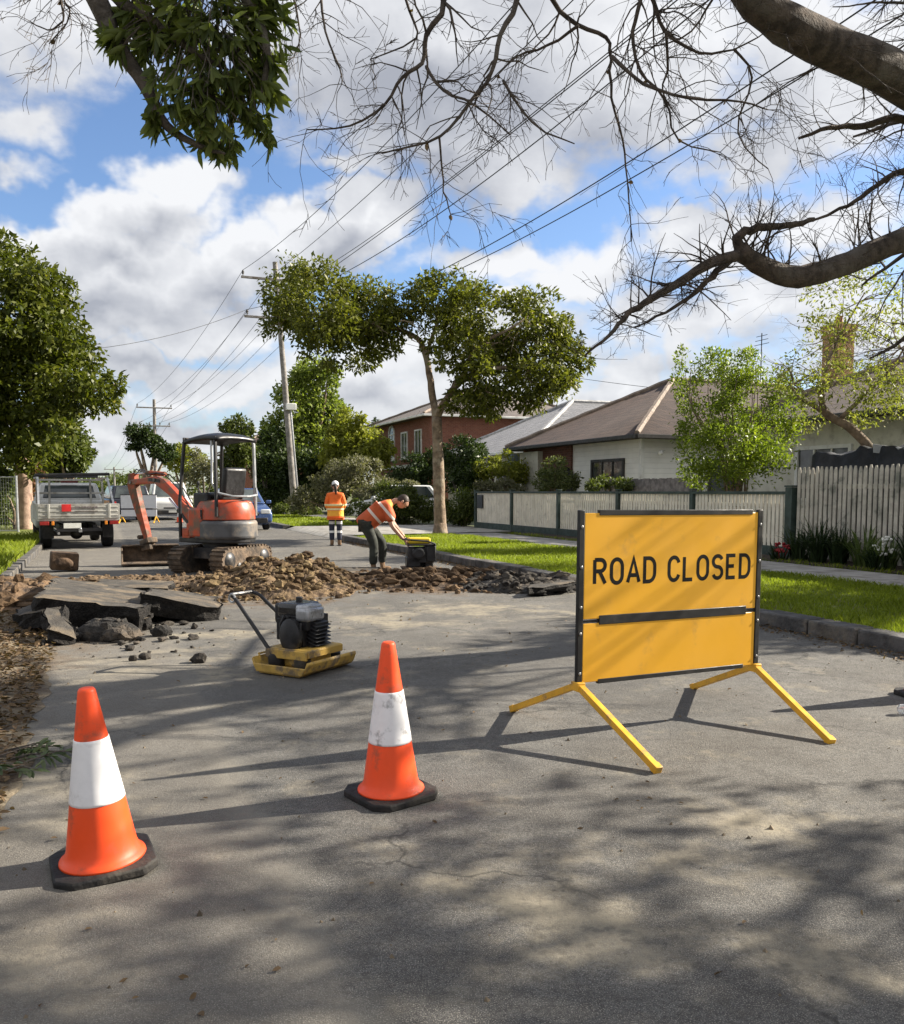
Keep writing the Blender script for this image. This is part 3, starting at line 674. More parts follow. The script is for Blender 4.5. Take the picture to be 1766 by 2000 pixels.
def twig(mb, p, d, L, r, lev, rg, droop=.05, wig=.26, nch=(2, 5)):
    n = max(3, min(14, int(L/.07))); pts = [p.copy()]; d = d.normalized()
    for i in range(n):
        d = (d+Vector((rg.uniform(-1, 1), rg.uniform(-1, 1), rg.uniform(-1, 1)))*wig+Vector((0, 0, -droop))).normalized(); p = p+d*(L/n); pts.append(p.copy())
    rs = [max(.0014, r*(1-.75*i/n)) for i in range(n+1)]
    mb.tube(pts, rs, 5 if r > .012 else (4 if r > .005 else 3), caps=False)
    if lev <= 0: return
    for k in range(rg.randint(*nch)):
        i = rg.randint(1, n-1); dd = (pts[i+1]-pts[i]).normalized(); q = Vector((rg.uniform(-1, 1), rg.uniform(-1, 1), rg.uniform(-1, 1)))
        q = (q-dd*q.dot(dd)).normalized(); a = rg.uniform(.5, 1.1)
        twig(mb, pts[i], dd*math.cos(a)+q*math.sin(a), L*rg.uniform(.3, .65), max(.002, rs[i]*rg.uniform(.5, .75)), lev-1, rg, droop, wig, nch)
# ---- pruned evergreen street tree in the middle
T0 = G(860, 1050); T0.z = GZ-.02; Y0 = T0.y
tr = thing('street_tree', 'evergreen street tree with a bare straight trunk and a crown split in two by pruning', 'tree', T0)
mb = MB(); A = lambda px, py, dy=0.0: at(px, py, Y0+dy)-T0
limb(mb, [(0, 0, -.05), A(859, 1000), A(856, 900), A(853, 815)], .19, .145, 12, .015, 1)
mb.sm = True; mb.lathe([(.27, -.05), (.22, .10), (.18, .35)], 12); mb.sm = False
limb(mb, [A(853, 822), A(843, 760, .2), A(833, 700, .4), A(815, 660, .5), A(760, 640, .3), A(690, 640, -.2), A(600, 610, -.5)], .12, .03, 9, .03, 2)
limb(mb, [A(854, 815), A(868, 785, -.2), A(900, 745, -.4), A(950, 722, -.5), A(1040, 715, .2), A(1090, 690, .4)], .12, .03, 9, .03, 3)
limb(mb, [A(833, 700, .4), A(850, 640, .2), A(880, 590, 0)], .07, .02, 7, .03, 4)
limb(mb, [A(900, 745, -.4), A(930, 680, -.8), A(1000, 640, -.9), A(1040, 610, -.6)], .07, .02, 7, .03, 5)
limb(mb, [A(880, 770, -.3), A(900, 735, .3), A(960, 760, .9), A(1040, 770, .9)], .06, .02, 7, .03, 6)
rg = random.Random(31)
for k in range(50):
    px, py = rg.choice([(600, 610), (700, 630), (760, 620), (870, 600), (950, 680), (1040, 640), (1060, 740), (960, 760)])
    twig(mb, A(px+rg.uniform(-40, 40), py+rg.uniform(-20, 20), rg.uniform(-.8, .8)), Vector((rg.uniform(-1, 1), rg.uniform(-1, 1), rg.uniform(-.4, 1))), .9, .02, 1, rg)
mb.build('trunk', barkt, tr)
lst = [(560, 570, 48, 58), (555, 620, 36, 40), (620, 590, 62, 62), (640, 650, 58, 48), (700, 610, 58, 50), (745, 600, 44, 40), (690, 680, 46, 40), (730, 655, 40, 34), (770, 630, 32, 34),
       (845, 585, 42, 42), (890, 580, 48, 42), (920, 615, 46, 40), (850, 640, 44, 36), (1040, 612, 52, 36), (1070, 640, 36, 34), (960, 670, 56, 42), (1020, 690, 58, 44), (1080, 705, 50, 44), (960, 745, 62, 44), (1040, 748, 54, 36), (1085, 745, 36, 30), (900, 690, 44, 40), (1110, 690, 26, 40), (920, 785, 42, 22)]
ev = leafmat('evergreen_leaf', (.023, .038, .009), (.150, .158, .024), (.34, .28, .06), .34, .42)
crown('crown', ev, tr, clumps_px([(a[0], a[1], a[2]*1.13, a[3]*1.15) for a in lst], Y0, 1.1, 2, 1.3), 34000, .16, 5, T0, K=22, sig=.22, shell=(.45, 1.08), droop=.35, aspect=.42)
# ---- large tree on the left
T1 = G(47, 1040); T1.z = 0; Y1 = T1.y
t1 = thing('large_tree', 'large dense evergreen tree with pinkish trunk filling the left edge', 'tree', T1)
mb = MB(); A = lambda px, py, dy=0.0: at(px, py, Y1+dy)-T1
limb(mb, [(0, 0, -.1), A(48, 980), A(44, 900), A(38, 840), A(20, 780)], .30, .16, 12, .03, 11)
limb(mb, [A(46, 920), A(58, 880), A(70, 840), A(78, 780)], .14, .07, 8, .03, 12)
limb(mb, [A(42, 890), A(20, 850), A(-10, 800), A(-60, 740)], .16, .07, 8, .03, 13)
limb(mb, [A(40, 850), A(55, 780), A(60, 680), A(40, 600)], .14, .05, 8, .03, 14)
limb(mb, [A(78, 790), A(120, 770), A(180, 765), A(225, 750)], .07, .02, 6, .03, 15)
mb.build('trunk', barkp, t1)
lst = [(0, 560, 95), (40, 620, 105, 95), (-80, 640, 150), (78, 690, 80, 80), (98, 600, 34, 36), (122, 655, 34, 42), (60, 545, 40, 40), (40, 740, 105, 85), (-60, 780, 140, 110), (120, 750, 62, 54), (190, 765, 38, 32), (222, 748, 20, 26), (165, 790, 34, 26), (215, 790, 18, 14), (20, 835, 80, 50), (90, 835, 50, 44), (70, 890, 40, 34), (-20, 890, 60, 40), (160, 700, 40, 45), (10, 495, 40, 30)]
crown('crown', leafmat('large_tree_leaf', (.018, .034, .007), (.105, .118, .014), (.23, .20, .028), .28, .45), t1, clumps_px(lst, Y1-1, 1.6, 3, 1.3), 36000, .20, 7, T1, K=26, sig=.2, shell=(.5, 1.1), droop=.3, aspect=.5)
# ---- overhanging branch of a near evergreen: trunk off to the left
T2 = Vector((-3.7, 5.2, 0)); Y2 = 4.9
t2 = thing('overhanging_tree', 'near evergreen tree whose leafy branch hangs into the top of the view', 'tree', T2)
mb = MB(); A = lambda px, py, dy=0.0: at(px, py, Y2+dy)-T2
limb(mb, [(0, 0, -.1), (.1, -.05, 1.5), (.05, 0, 3.0), A(-60, -330)], .17, .11, 10, .02, 21)
limb(mb, [A(-60, -330), A(80, -200), A(190, 0), A(225, 80), A(285, 170), A(325, 245), A(390, 285), A(440, 300)], .075, .006, 8, .004, 22)
limb(mb, [A(80, -200), A(180, -70), A(240, 5), A(300, 40), A(370, 95), A(430, 130)], .05, .01, 7, .004, 23)
limb(mb, [A(-60, -330), A(150, -240), A(350, -120), A(470, -20), A(520, 90), A(510, 200)], .07, .01, 7, .006, 24)
limb(mb, [A(285, 170), A(340, 170), A(420, 190), A(470, 240)], .012, .005, 5, .004, 25)
rg = random.Random(9); tips = []
lst = [(400, 90, 135, 110), (480, 50, 85, 90), (320, 50, 95, 80), (270, 70, 60, 60), (430, 190, 95, 80), (490, 190, 62, 70), (350, 180, 62, 60), (400, 250, 55, 40), (440, 285, 32, 30), (520, 120, 42, 70), (505, 250, 36, 28), (225, 75, 26, 26), (310, 240, 26, 14), (400, -60, 150, 90), (500, 10, 60, 60)]
for (c, r), q in zip(clumps_px(lst, Y2, .12, 5, .9), lst):
    for k in range(int(7+q[2]*q[3]/230)):
        d = Vector((rg.gauss(0, 1), rg.gauss(0, 1), rg.gauss(0, 1))).normalized()*rg.uniform(.35, 1.0); tips.append(c+Vector((d.x*r[0], d.y*r[1], d.z*r[2])))
P = []; T = []; N = []; L = []; cc = at(400, 60, Y2)
for p in tips:
    ax = ((p-cc)*.8+Vector((rg.uniform(-.2, .2), rg.uniform(-.2, .2), rg.uniform(-.35, .1)))).normalized(); n = rg.randint(4, 8)
    s_ = ax.orthogonal().normalized(); b_ = ax.cross(s_)
    for k in range(n):
        a = k*2.4+rg.uniform(-.3, .3); e = rg.uniform(.25, 1.05); d = ax*math.cos(e)+(s_*math.cos(a)+b_*math.sin(a))*math.sin(e)+Vector((0, 0, -.25))
        P.append(p-T2-ax*rg.uniform(0, .05)); T.append(d); N.append(ax*.8+d*-.2+Vector((rg.uniform(-.3, .3), rg.uniform(-.3, .3), .25))); L.append(rg.uniform(.06, .135))
    q = p-ax*.16+Vector((0, 0, .03)); mb.tube([q-T2, (q+p)/2-T2+Vector((rg.uniform(-.01, .01), 0, rg.uniform(-.01, .01))), p-T2], [.0035, .003, .002], 4, caps=False)
mb.build('trunk', bark, t2)
L = np.array(L); V, Fq = leaf_geo(np.array(P), np.array(T), np.array(N), L, L*.30, 'leaf', .16)
np_mesh('crown', V, Fq, leafmat('glossy_leaf', (.034, .054, .018), (.165, .195, .055), (.38, .38, .14), .36, .35), t2)
# ---- bare tree on the right: trunk just outside the frame, limbs over the street
T3 = Vector((5.45, 9.2, GZ-.02))
t3 = thing('bare_tree', 'bare winter tree leaning over the street from the right, heavy limbs and tangled twigs', 'tree', T3)
mb = MB(); rg = random.Random(77); tw = MB()
B = lambda px, py, Y: at(px, py, Y)-T3
limb(mb, [(0, 0, -.1), (-.05, -.05, .8), (-.15, -.2, 1.7), (-.3, -.5, 2.5)], .30, .23, 14, .03, 31)
mb.sm = True; mb.lathe([(.50, -.1), (.38, .15), (.31, .5)], 14); mb.sm = False
l1, r_1 = limb(mb, [(-.3, -.5, 2.4), B(1960, 330, 7.4), B(1766, 160, 6.6), B(1600, 82, 6.1), B(1480, 5, 5.8), B(1390, -130, 5.6), B(1200, -260, 5.5), B(960, -330, 5.5), B(700, -360, 5.6)], .192, .035, 12, .012, 32)
l2, r_2 = limb(mb, [(-.25, -.4, 2.1), B(1900, 440, 8.0), B(1766, 468, 7.5), B(1660, 512, 7.2), B(1560, 541, 7.0), B(1490, 520, 6.9), B(1445, 490, 6.8)], .118, .070, 10, .012, 33)
limb(mb, [B(1455, 500, 6.82), B(1440, 465, 6.8), B(1480, 445, 6.8), B(1540, 440, 6.9), B(1590, 428, 7.0)], .045, .018, 7, .02, 34)
lb, rb_ = limb(mb, [B(1440, 500, 6.8), B(1385, 515, 6.7), B(1330, 550, 6.6), B(1270, 585, 6.5), B(1225, 615, 6.5), B(1190, 655, 6.4), B(1140, 695, 6.4)], .046, .007, 7, .015, 35)
lc, rc_ = limb(mb, [B(1430, 505, 6.8), B(1390, 540, 6.7), B(1360, 570, 6.7), B(1300, 610, 6.6), B(1240, 640, 6.6)], .03, .006, 6, .015, 36)
l3, r_3 = limb(mb, [(-.3, -.5, 2.5), (.3, -.4, 4.2), (.9, -.6, 6.0), (1.2, -.9, 7.6)], .2, .05, 10, .03, 37)
l4, r_4 = limb(mb, [B(1960, 330, 7.4), B(1850, 300, 7.2), B(1766, 232, 7.0), B(1690, 245, 6.9), B(1620, 250, 6.8), B(1560, 270, 6.8)], .045, .010, 6, .02, 38)
l5, r_5 = limb(mb, [B(1900, 440, 8.0), B(1850, 380, 7.6), B(1766, 335, 7.4), B(1700, 372, 7.2), B(1640, 410, 7.2), B(1560, 440, 7.1)], .04, .008, 6, .02, 39)
l6, r_6 = limb(mb, [B(1900, 440, 8.0), B(1850, 560, 8.2), B(1766, 660, 8.4), B(1700, 700, 8.4)], .05, .008, 6, .02, 41)
paths = [  # hanging branches traced from the limb overhead (pixels of the photograph, given depth)
    ([(1180, -270), (1240, -60), (1277, 0), (1300, 62), (1366, 102), (1434, 96), (1500, 60)], .020),
    ([(960, -330), (1040, -90), (1079, 0), (1127, 48), (1185, 72), (1192, 116), (1195, 191), (1216, 273), (1226, 355), (1233, 470)], .020),
    ([(1180, -270), (1230, -90), (1250, 0), (1236, 61), (1250, 137), (1298, 191), (1325, 273), (1407, 297)], .018),
    ([(960, -330), (1000, -120), (1011, 0), (977, 68), (963, 137), (915, 205), (860, 266), (785, 290), (738, 300)], .022),
    ([(700, -360), (800, -120), (867, 0), (833, 68), (826, 123), (785, 150), (751, 205), (683, 246), (601, 253)], .022),
    ([(833, 130), (867, 178), (929, 205), (997, 263)], .012), ([(700, -360), (760, -120), (799, 20), (813, 75), (724, 116)], .013),
    ([(640, -340), (610, -100), (628, 0), (635, 61), (662, 130), (669, 164)], .012), ([(560, -330), (560, -80), (574, 0), (587, 68), (574, 109)], .010),
    ([(1301, 62), (1304, 137), (1294, 178), (1330, 240)], .010), ([(1195, 110), (1257, 164), (1345, 191), (1448, 198), (1500, 215)], .013),
    ([(983, 157), (1038, 239), (1120, 280)], .010), ([(1380, -140), (1400, -40), (1380, 20), (1330, 75), (1250, 95)], .012),
    ([(858, 266), (862, 310), (868, 372), (880, 418)], .008), ([(1130, 50), (1070, 90), (1010, 110), (960, 160)], .011), ([(700, -360), (350, -220), (112, -50), (118, 0), (124, 40), (92, 58), (60, 42)], .011), ([(350, -220), (135, -40), (136, 15), (130, 45), (95, 85)], .007), ([(1434, 96), (1470, 150), (1440, 260), (1500, 330)], .009)]
hang = []
for i, (pp, r) in enumerate(paths):
    Yd = 5.5+.5*rg.uniform(-1, 1); o, rs = limb(mb, [B(px, py, 5.5+(Yd-5.5)*min(1, k/2)) for k, (px, py) in enumerate(pp)], r, .0035, 5, .012, 50+i, 3)
    n = len(o); hang += [q_ for q_ in o[n//2:]]
    for k in range(int(6+n*.55)):
        j = rg.randint(int(n*.25), n-1); d = (o[min(j+1, n-1)]-o[max(j-1, 0)]).normalized(); q = Vector((rg.uniform(-1, 1), rg.uniform(-1, 1), rg.uniform(-1, 1)))
        twig(mb, o[j], d*.6+q*.9, rg.uniform(.15, .6), max(.0028, rs[j]*.5), 2, rg, .09, .36, (1, 3))
for (o, rs, n, up, Lr) in ((l2, r_2, 42, .9, (.2, .65)), (lb, rb_, 40, .15, (.15, .5)), (lc, rc_, 30, .1, (.1, .4)), (l4, r_4, 22, .1, (.2, .6)), (l5, r_5, 26, .2, (.2, .6)), (l6, r_6, 30, .1, (.2, .6)), (l1[6:], r_1[6:], 40, -.1, (.3, .9))):
    for k in range(n):
        j = rg.randint(2, len(o)-1); q = Vector((rg.uniform(-1, 1), rg.uniform(-.6, .6), rg.uniform(-.6, .6)+up))
        twig(mb, o[j], q, rg.uniform(*Lr), min(.009, max(.003, rs[j]*.3)), 2, rg, -.02 if up > .5 else .03, .2, (1, 4))
def big(mbx, o, rs, n, L, lev, r0, z0=0):
    for k in range(n):
        j = rg.randint(len(o)//3, len(o)-1); q = Vector((rg.uniform(-1, 1), rg.uniform(-1, 1), rg.uniform(-.2, .9)))
        twig(mbx, o[j], q, L*rg.uniform(.6, 1.3), min(r0, rs[j]*.6), lev, rg, .0, .16, (3, 6))
big(mb, l3, r_3, 22, 2.4, 3, .05)
for k_, pp in enumerate(([(-.3, -.5, 2.5), (.6, -1.5, 4.3), (2.0, -2.4, 5.6), (3.2, -3.0, 6.6)], [(-.3, -.5, 2.5), (1.6, -.4, 4.0), (3.0, -.4, 4.9), (4.4, -.6, 5.6)], [(.3, -.4, 4.2), (.4, -1.8, 5.9), (.8, -3.2, 7.0), (1.2, -4.2, 7.6)], [(.9, -.6, 6.0), (2.0, .4, 7.0), (3.2, 1.0, 7.8)])):
    o_, q_ = limb(mb, pp, .13, .03, 8, .04, 90+k_); big(mb, o_, q_, 20, 1.9, 2, .035)
mb.build('trunk', barkd, t3)
lf_ = MB()
P = []
for k in range(14): P.append(tuple(rg.choice(hang)))
P = np.array(P); g_ = np.random.default_rng(4); V, Fq = leaf_geo(P, g_.normal(size=P.shape)+np.array([0, 0, -1]), g_.normal(size=P.shape), .045*g_.uniform(.6, 1.2, len(P)), .028, 'leaf', .3)
np_mesh('clinging_leaf', V, Fq, MATS['dead_leaf'], t3)['kind'] = 'stuff'
# ---- unseen leafy trees off to the right, placed to dapple road and path
def bare_tree(loc, seed, label, hh=1.0):
    t_ = thing('bare_tree', label, 'tree', loc, 0, None); r_ = random.Random(seed); mb = MB()
    o, rs = limb(mb, [(0, 0, -.1), (.05, 0, 1.2), (.0, .1, 2.3*hh)], .26, .2, 12, .03, seed)
    mb.sm = True; mb.lathe([(.42, -.1), (.32, .2), (.27, .5)], 12); mb.sm = False
    for k in range(7):
        a = k*2*math.pi/7+r_.uniform(-.3, .3); e = r_.uniform(.5, 1.2); d = Vector((math.cos(a)*math.sin(e), math.sin(a)*math.sin(e), math.cos(e)))
        p = Vector((0, .1, 2.2*hh)); pts = [p]
        for q in range(5): d = (d+Vector((r_.uniform(-.25, .25), r_.uniform(-.25, .25), r_.uniform(-.1, .15)))).normalized(); p = p+d*r_.uniform(.7, 1.0); pts.append(p)
        o, rs = limb(mb, pts, .11, .03, 7, .03, seed+k, 3)
        for j in range(26):
            i = r_.randint(3, len(o)-1); q = Vector((r_.uniform(-1, 1), r_.uniform(-1, 1), r_.uniform(-.5, .9)))
            twig(mb, o[i], q, r_.uniform(.7, 1.7), min(.035, rs[i]*.55), 2, r_, .02, .2, (3, 6))
    mb.build('trunk', barkd, t_); return t_
def leafy(base, cz, rad, ncl, nl, seed, label, pr=(.3, .62)):
    r_ = random.Random(seed); t_ = thing('street_tree', label, 'tree', base); mb = MB(); top = Vector((0, 0, cz-rad*.45)); limb(mb, [(0, 0, -.1), (.04, .02, 1.2), top], .2, .15, 10, .02, seed)
    cl = []
    for k in range(ncl):
        d = Vector((r_.gauss(0, 1), r_.gauss(0, 1), r_.gauss(0, 1))).normalized()*r_.uniform(.35, 1.0); c = Vector((d.x*rad, d.y*rad, cz+d.z*rad*.62)); q = r_.uniform(*pr); cl.append((c+base, (q*1.25, q*1.25, q*.75))); limb(mb, [top, top.lerp(c, .5)+Vector((0, 0, .2)), c], .05, .012, 5, .05, seed+k, 3)
        for j in range(3): twig(mb, top.lerp(c, .6), Vector((r_.uniform(-1, 1), r_.uniform(-1, 1), r_.uniform(-.3, .8))), 1.2, .02, 2, r_, .02, .2, (2, 4))
    mb.build('trunk', barkt, t_); crown('crown', ev, t_, cl, nl, .15, seed, base, K=10, sig=.3, aspect=.42); return t_
leafy(RP(8.7, .9, GZ), 4.9, 2.7, 24, 2500, 5, 'evergreen street tree standing right of the camera, outside the frame')
leafy(RP(14.6, 6.2, GZ), 4.4, 2.2, 22, 7000, 15, 'evergreen garden tree behind the picket fence, outside the frame on the right')
# ---- small leaning tree and big bush behind the fences
T4 = RP(13.2, on_s(1722, 13.2)[0], .1); Y4 = T4.y
t4 = thing('leaning_tree', 'small tree with a leaning bare trunk and thin pale leaves behind the picket fence', 'tree', T4)
mb = MB(); A = lambda px, py, dy=0.0: at(px, py, Y4+dy)-T4
limb(mb, [(0.05, 0, 0), A(1723, 912), A(1700, 876), A(1660, 835), A(1612, 806), A(1604, 765)], .12, .055, 8, .01, 61)
limb(mb, [A(1614, 808), A(1585, 790), A(1560, 775), A(1530, 730)], .05, .012, 6, .015, 62)
limb(mb, [A(1720, 912), A(1700, 900), A(1676, 886)], .04, .02, 6, .01, 63)
limb(mb, [A(1604, 768), A(1620, 700), A(1650, 640), A(1690, 570)], .05, .01, 6, .02, 64)
limb(mb, [A(1640, 820), A(1690, 770), A(1740, 720), A(1790, 640)], .05, .01, 6, .02, 65)
r_ = random.Random(3)
for k in range(60):
    px, py = r_.choice([(1604, 740), (1640, 660), (1680, 590), (1720, 740), (1760, 680), (1550, 750)]); twig(mb, A(px, py, r_.uniform(-.4, .4)), Vector((r_.uniform(-1, 1), r_.uniform(-1, 1), r_.uniform(-.4, .8))), r_.uniform(.5, 1.3), .012, 2, r_, .03, .2, (2, 4))
mb.build('trunk', barkt, t4)
lst = [(1560, 730, 46, 40), (1610, 690, 40, 60), (1700, 770, 56, 34), (1745, 740, 50, 40), (1640, 640, 60, 40), (1710, 560, 60, 50), (1750, 640, 50, 60), (1590, 770, 40, 34), (1690, 820, 40, 16), (1620, 570, 50, 40), (1760, 800, 34, 24), (1700, 740, 60, 40), (1755, 770, 40, 30), (1590, 820, 30, 20), (1640, 740, 40, 50)]
crown('crown', leafmat('thin_leaf', (.10, .13, .03), (.24, .25, .06), (.36, .32, .14), .4, .5), t4, clumps_px(lst, Y4, .8, 8, 1.2), 5200, .085, 12, T4, K=10, sig=.30, droop=.2, aspect=.36)
T5 = RP(13.3, on_s(1440, 13.3)[0], .1); Y5 = T5.y
t5 = thing('bright_bush', 'tall bright green multi stemmed bush between the white house and the picket fence', 'bush', T5)
mb = MB(); A = lambda px, py, dy=0.0: at(px, py, Y5+dy)-T5; r_ = random.Random(12)
for k in range(16):
    px = 1435+r_.uniform(-90, 90); limb(mb, [(r_.uniform(-.25, .25), r_.uniform(-.2, .2), 0), A(1438+(px-1438)*.4, 880, r_.uniform(-.3, .3)), A(px, 800, r_.uniform(-.5, .5)), A(px+r_.uniform(-15, 15), r_.uniform(700, 760), r_.uniform(-.6, .6))], .022, .006, 5, .02, k+70, 3)
mb.build('stem', barkt, t5)
lst = [(1400, 755, 58, 50), (1440, 720, 44, 38), (1370, 820, 52, 48), (1470, 790, 56, 50), (1420, 870, 70, 60), (1500, 860, 52, 60), (1345, 745, 30, 40), (1520, 760, 26, 44), (1350, 880, 34, 50), (1390, 715, 34, 30), (1480, 910, 60, 40), (1330, 700, 12, 20), (1395, 920, 60, 34), (1535, 810, 30, 50)]
crown('crown', leafmat('bright_leaf', (.055, .095, .012), (.20, .25, .030), (.33, .33, .06), .38, .45), t5, clumps_px(lst, Y5, .5, 9, 1.2), 17000, .085, 14, T5, K=20, sig=.22, droop=-.25, aspect=.42)
# ---- garden trees and shrubs between the pole and the houses
dk = leafmat('dark_leaf', (.012, .026, .008), (.045, .068, .016), (.10, .12, .03), .2, .45)
md = leafmat('mid_leaf', (.028, .048, .012), (.10, .12, .026), (.20, .20, .06), .3, .5)
yl = leafmat('yellow_leaf', (.08, .10, .015), (.24, .25, .04), (.36, .32, .07), .35, .5)
gy = leafmat('grey_leaf', (.06, .065, .035), (.17, .165, .10), (.30, .27, .18), .25, .6)
lg = leafmat('light_leaf', (.06, .095, .020), (.22, .26, .06), (.36, .38, .11), .42, .5)
def plant(name, label, cat, Y, lst, mat, n, size, seed, trunk=True, K=10, sig=.26, asp=.5, group=None, dy=.8):
    cl = clumps_px(lst, Y, dy, seed, 1.2); zc = sum((c for c, r in cl), Vector())/len(cl); base = Vector((zc.x, zc.y, 0)); t_ = thing(name, label, cat, base, 0, group)
    mb = MB(); r_ = random.Random(seed)
    for k, (c, r) in enumerate(cl):
        p = c-base; limb(mb, [(r_.uniform(-.1, .1), r_.uniform(-.1, .1), -.05), (p.x*.25, p.y*.25, p.z*.45), (p.x*.8, p.y*.8, max(.2, p.z*.8)), (p.x, p.y, p.z)], max(.03, min(.22, zc.z*.045)), .015, 6, .03, seed+k, 3)
    mb.build('trunk' if cat == 'tree' else 'stem', barkt if seed % 2 else bark, t_)
    crown('crown' if cat == 'tree' else 'foliage', mat, t_, cl, n, size, seed, base, K=K, sig=sig, aspect=asp, hole=.1); return t_
plant('garden_tree', 'tall pale green loose tree directly behind the near power pole', 'tree', 60, [(612, 745, 40, 42), (585, 800, 48, 50), (625, 815, 42, 50), (560, 850, 44, 46), (600, 880, 60, 50), (650, 860, 40, 36), (640, 730, 24, 26)], lg, 15000, .30, 101)
plant('garden_tree', 'dark green spreading tree under the pale loose tree behind the pole', 'tree', 56, [(540, 890, 34, 50), (590, 920, 50, 44), (650, 905, 46, 40), (530, 950, 30, 40), (620, 960, 50, 30)], dk, 12000, .28, 102)
plant('garden_tree', 'yellow green rounded tree left of the red brick house', 'tree', 52, [(680, 840, 34, 36), (715, 870, 38, 40), (660, 890, 40, 30), (735, 905, 22, 34)], yl, 9000, .24, 103)
plant('conifer', 'thin dark conifer tip rising beside the red brick house', 'tree', 70, [(735, 832, 7, 16), (736, 850, 10, 16), (737, 872, 13, 18)], dk, 1500, .25, 104)
plant('shrub', 'grey brown twiggy shrub above the standing worker', 'shrub', 42, [(690, 925, 50, 30), (650, 950, 40, 28), (720, 950, 36, 30), (600, 975, 30, 24)], gy, 7000, .16, 105)
plant('shrub', 'tall dark round shrub to the right of the street tree trunk', 'shrub', 34, [(905, 890, 42, 36), (880, 920, 34, 34), (930, 925, 36, 36), (905, 945, 36, 24)], dk, 9000, .13, 106)
plant('garden_tree', 'small yellow leaved tree in front of the grey roofed house', 'tree', 33, [(960, 915, 30, 20), (995, 910, 34, 24), (940, 945, 24, 24), (1010, 925, 18, 16)], yl, 4500, .12, 107)
plant('shrub', 'green hedge shrub behind the bending worker', 'shrub', 34, [(785, 965, 26, 18), (755, 965, 26, 22), (770, 985, 36, 26), (810, 1000, 34, 24), (740, 1000, 26, 22), (830, 992, 26, 22), (790, 985, 30, 20), (700, 1000, 24, 20)], md, 10000, .11, 108)
plant('shrub', 'low green shrub beside the open end of the cream fence', 'shrub', 31.5, [(900, 985, 34, 34), (880, 1010, 26, 20), (935, 968, 22, 24), (915, 1005, 20, 22)], md, 6000, .11, 109)
plant('shrub', 'pale flowering shrub behind the left end of the cream fence', 'shrub', 30.5, [(950, 960, 26, 18), (985, 955, 24, 18), (1010, 962, 18, 14)], gy, 3500, .10, 110)
plant('rose_bush', 'rose bush with cream flowers in front of the porch', 'shrub', 28.5, [(1062, 930, 22, 22), (1085, 915, 24, 20), (1110, 935, 22, 20), (1078, 945, 30, 14)], leafmat('rose_leaf', (.04, .06, .02), (.16, .18, .07), (.62, .56, .42), .3, .5), 3000, .10, 111)
plant('shrub', 'dark bushy shrub at the foot of the red brick house', 'shrub', 46, [(800, 915, 32, 28), (835, 935, 34, 24), (775, 935, 26, 22), (845, 900, 24, 24)], dk, 6000, .17, 112)
plant('shrub', 'light brown leafy shrub left of the street tree trunk', 'shrub', 38, [(795, 955, 24, 16), (760, 960, 28, 22), (720, 975, 26, 26)], gy, 5000, .12, 113)
plant('shrub', 'low green shrub at the base of the near power pole', 'shrub', 46, [(590, 1000, 18, 14), (555, 1000, 18, 16), (612, 1003, 14, 10)], md, 2600, .14, 114)
plant('shrub', 'low leafy plant beneath the window of the white house', 'shrub', 24.5, [(1190, 940, 24, 12), (1225, 945, 22, 10), (1160, 948, 16, 10)], md, 2200, .09, 115)
plant('shrub', 'dark shrub behind the blue parked car', 'shrub', 52, [(520, 930, 28, 40), (505, 900, 20, 30), (540, 975, 24, 26)], dk, 5000, .2, 116)
plant('pruned_tree', 'far pruned street tree with two dark rounded crown lobes left of the far pole', 'tree', 62, [(270, 842, 22, 20), (262, 862, 16, 14), (300, 872, 22, 18), (322, 884, 22, 18)], dk, 6000, .22, 117, dy=.4)
plant('pruned_tree', 'far street tree with a tall dark crown behind the excavator cab', 'tree', 48, [(465, 840, 26, 24), (475, 880, 26, 36), (455, 900, 20, 26)], md, 6000, .2, 118, dy=.4)
plant('garden_tree', 'far yellowing tree seen just left of the excavator cab', 'tree', 78, [(352, 885, 18, 16), (370, 900, 22, 20), (340, 905, 16, 14)], yl, 2500, .28, 119)
plant('garden_tree', 'far bare brownish tree seen through the excavator cab', 'tree', 70, [(395, 905, 24, 26), (420, 925, 20, 20), (380, 935, 22, 16)], gy, 2500, .24, 120)
plant('street_tree', 'green street tree beyond the large left tree above the parked ute', 'tree', 40, [(120, 880, 44, 40), (145, 860, 30, 34), (95, 900, 36, 34), (130, 910, 34, 22), (150, 890, 24, 30)], md, 11000, .2, 121)
plant('shrub', 'reddish brown shrub at the left edge beside the pinkish trunk', 'shrub', 33, [(70, 945, 14, 40), (62, 985, 14, 30)], leafmat('russet_leaf', (.10, .05, .03), (.25, .13, .07), None, .2, .6), 1500, .14, 122)
plant('shrub', 'light green shrub hugging the mesh gate on the left', 'shrub', 30, [(10, 950, 20, 40), (82, 990, 12, 34), (5, 1000, 20, 30)], md, 3000, .13, 123)
# distant tree line closing the street and the blocks behind the houses
P = []; rr = random.Random(44)
cl = []
for k in range(60):
    x = rr.uniform(-150, 30); y = rr.uniform(190, 260); hgt = rr.uniform(2.5, 6); cl.append((Vector((x, y, hgt*.55)), (rr.uniform(4, 9), 4, hgt*.6)))
o = crown('distant_trees', md, None, cl, 22000, .9, 55, K=8); kind(o, 'stuff')
cl = [(RP(rr.uniform(34, 60), rr.uniform(15, 110), rr.uniform(1.5, 3)), (rr.uniform(2.5, 4), 3, rr.uniform(1.5, 2.6))) for k in range(40)]
o = crown('background_trees', md, None, cl, 16000, .45, 56, K=8); kind(o, 'stuff')
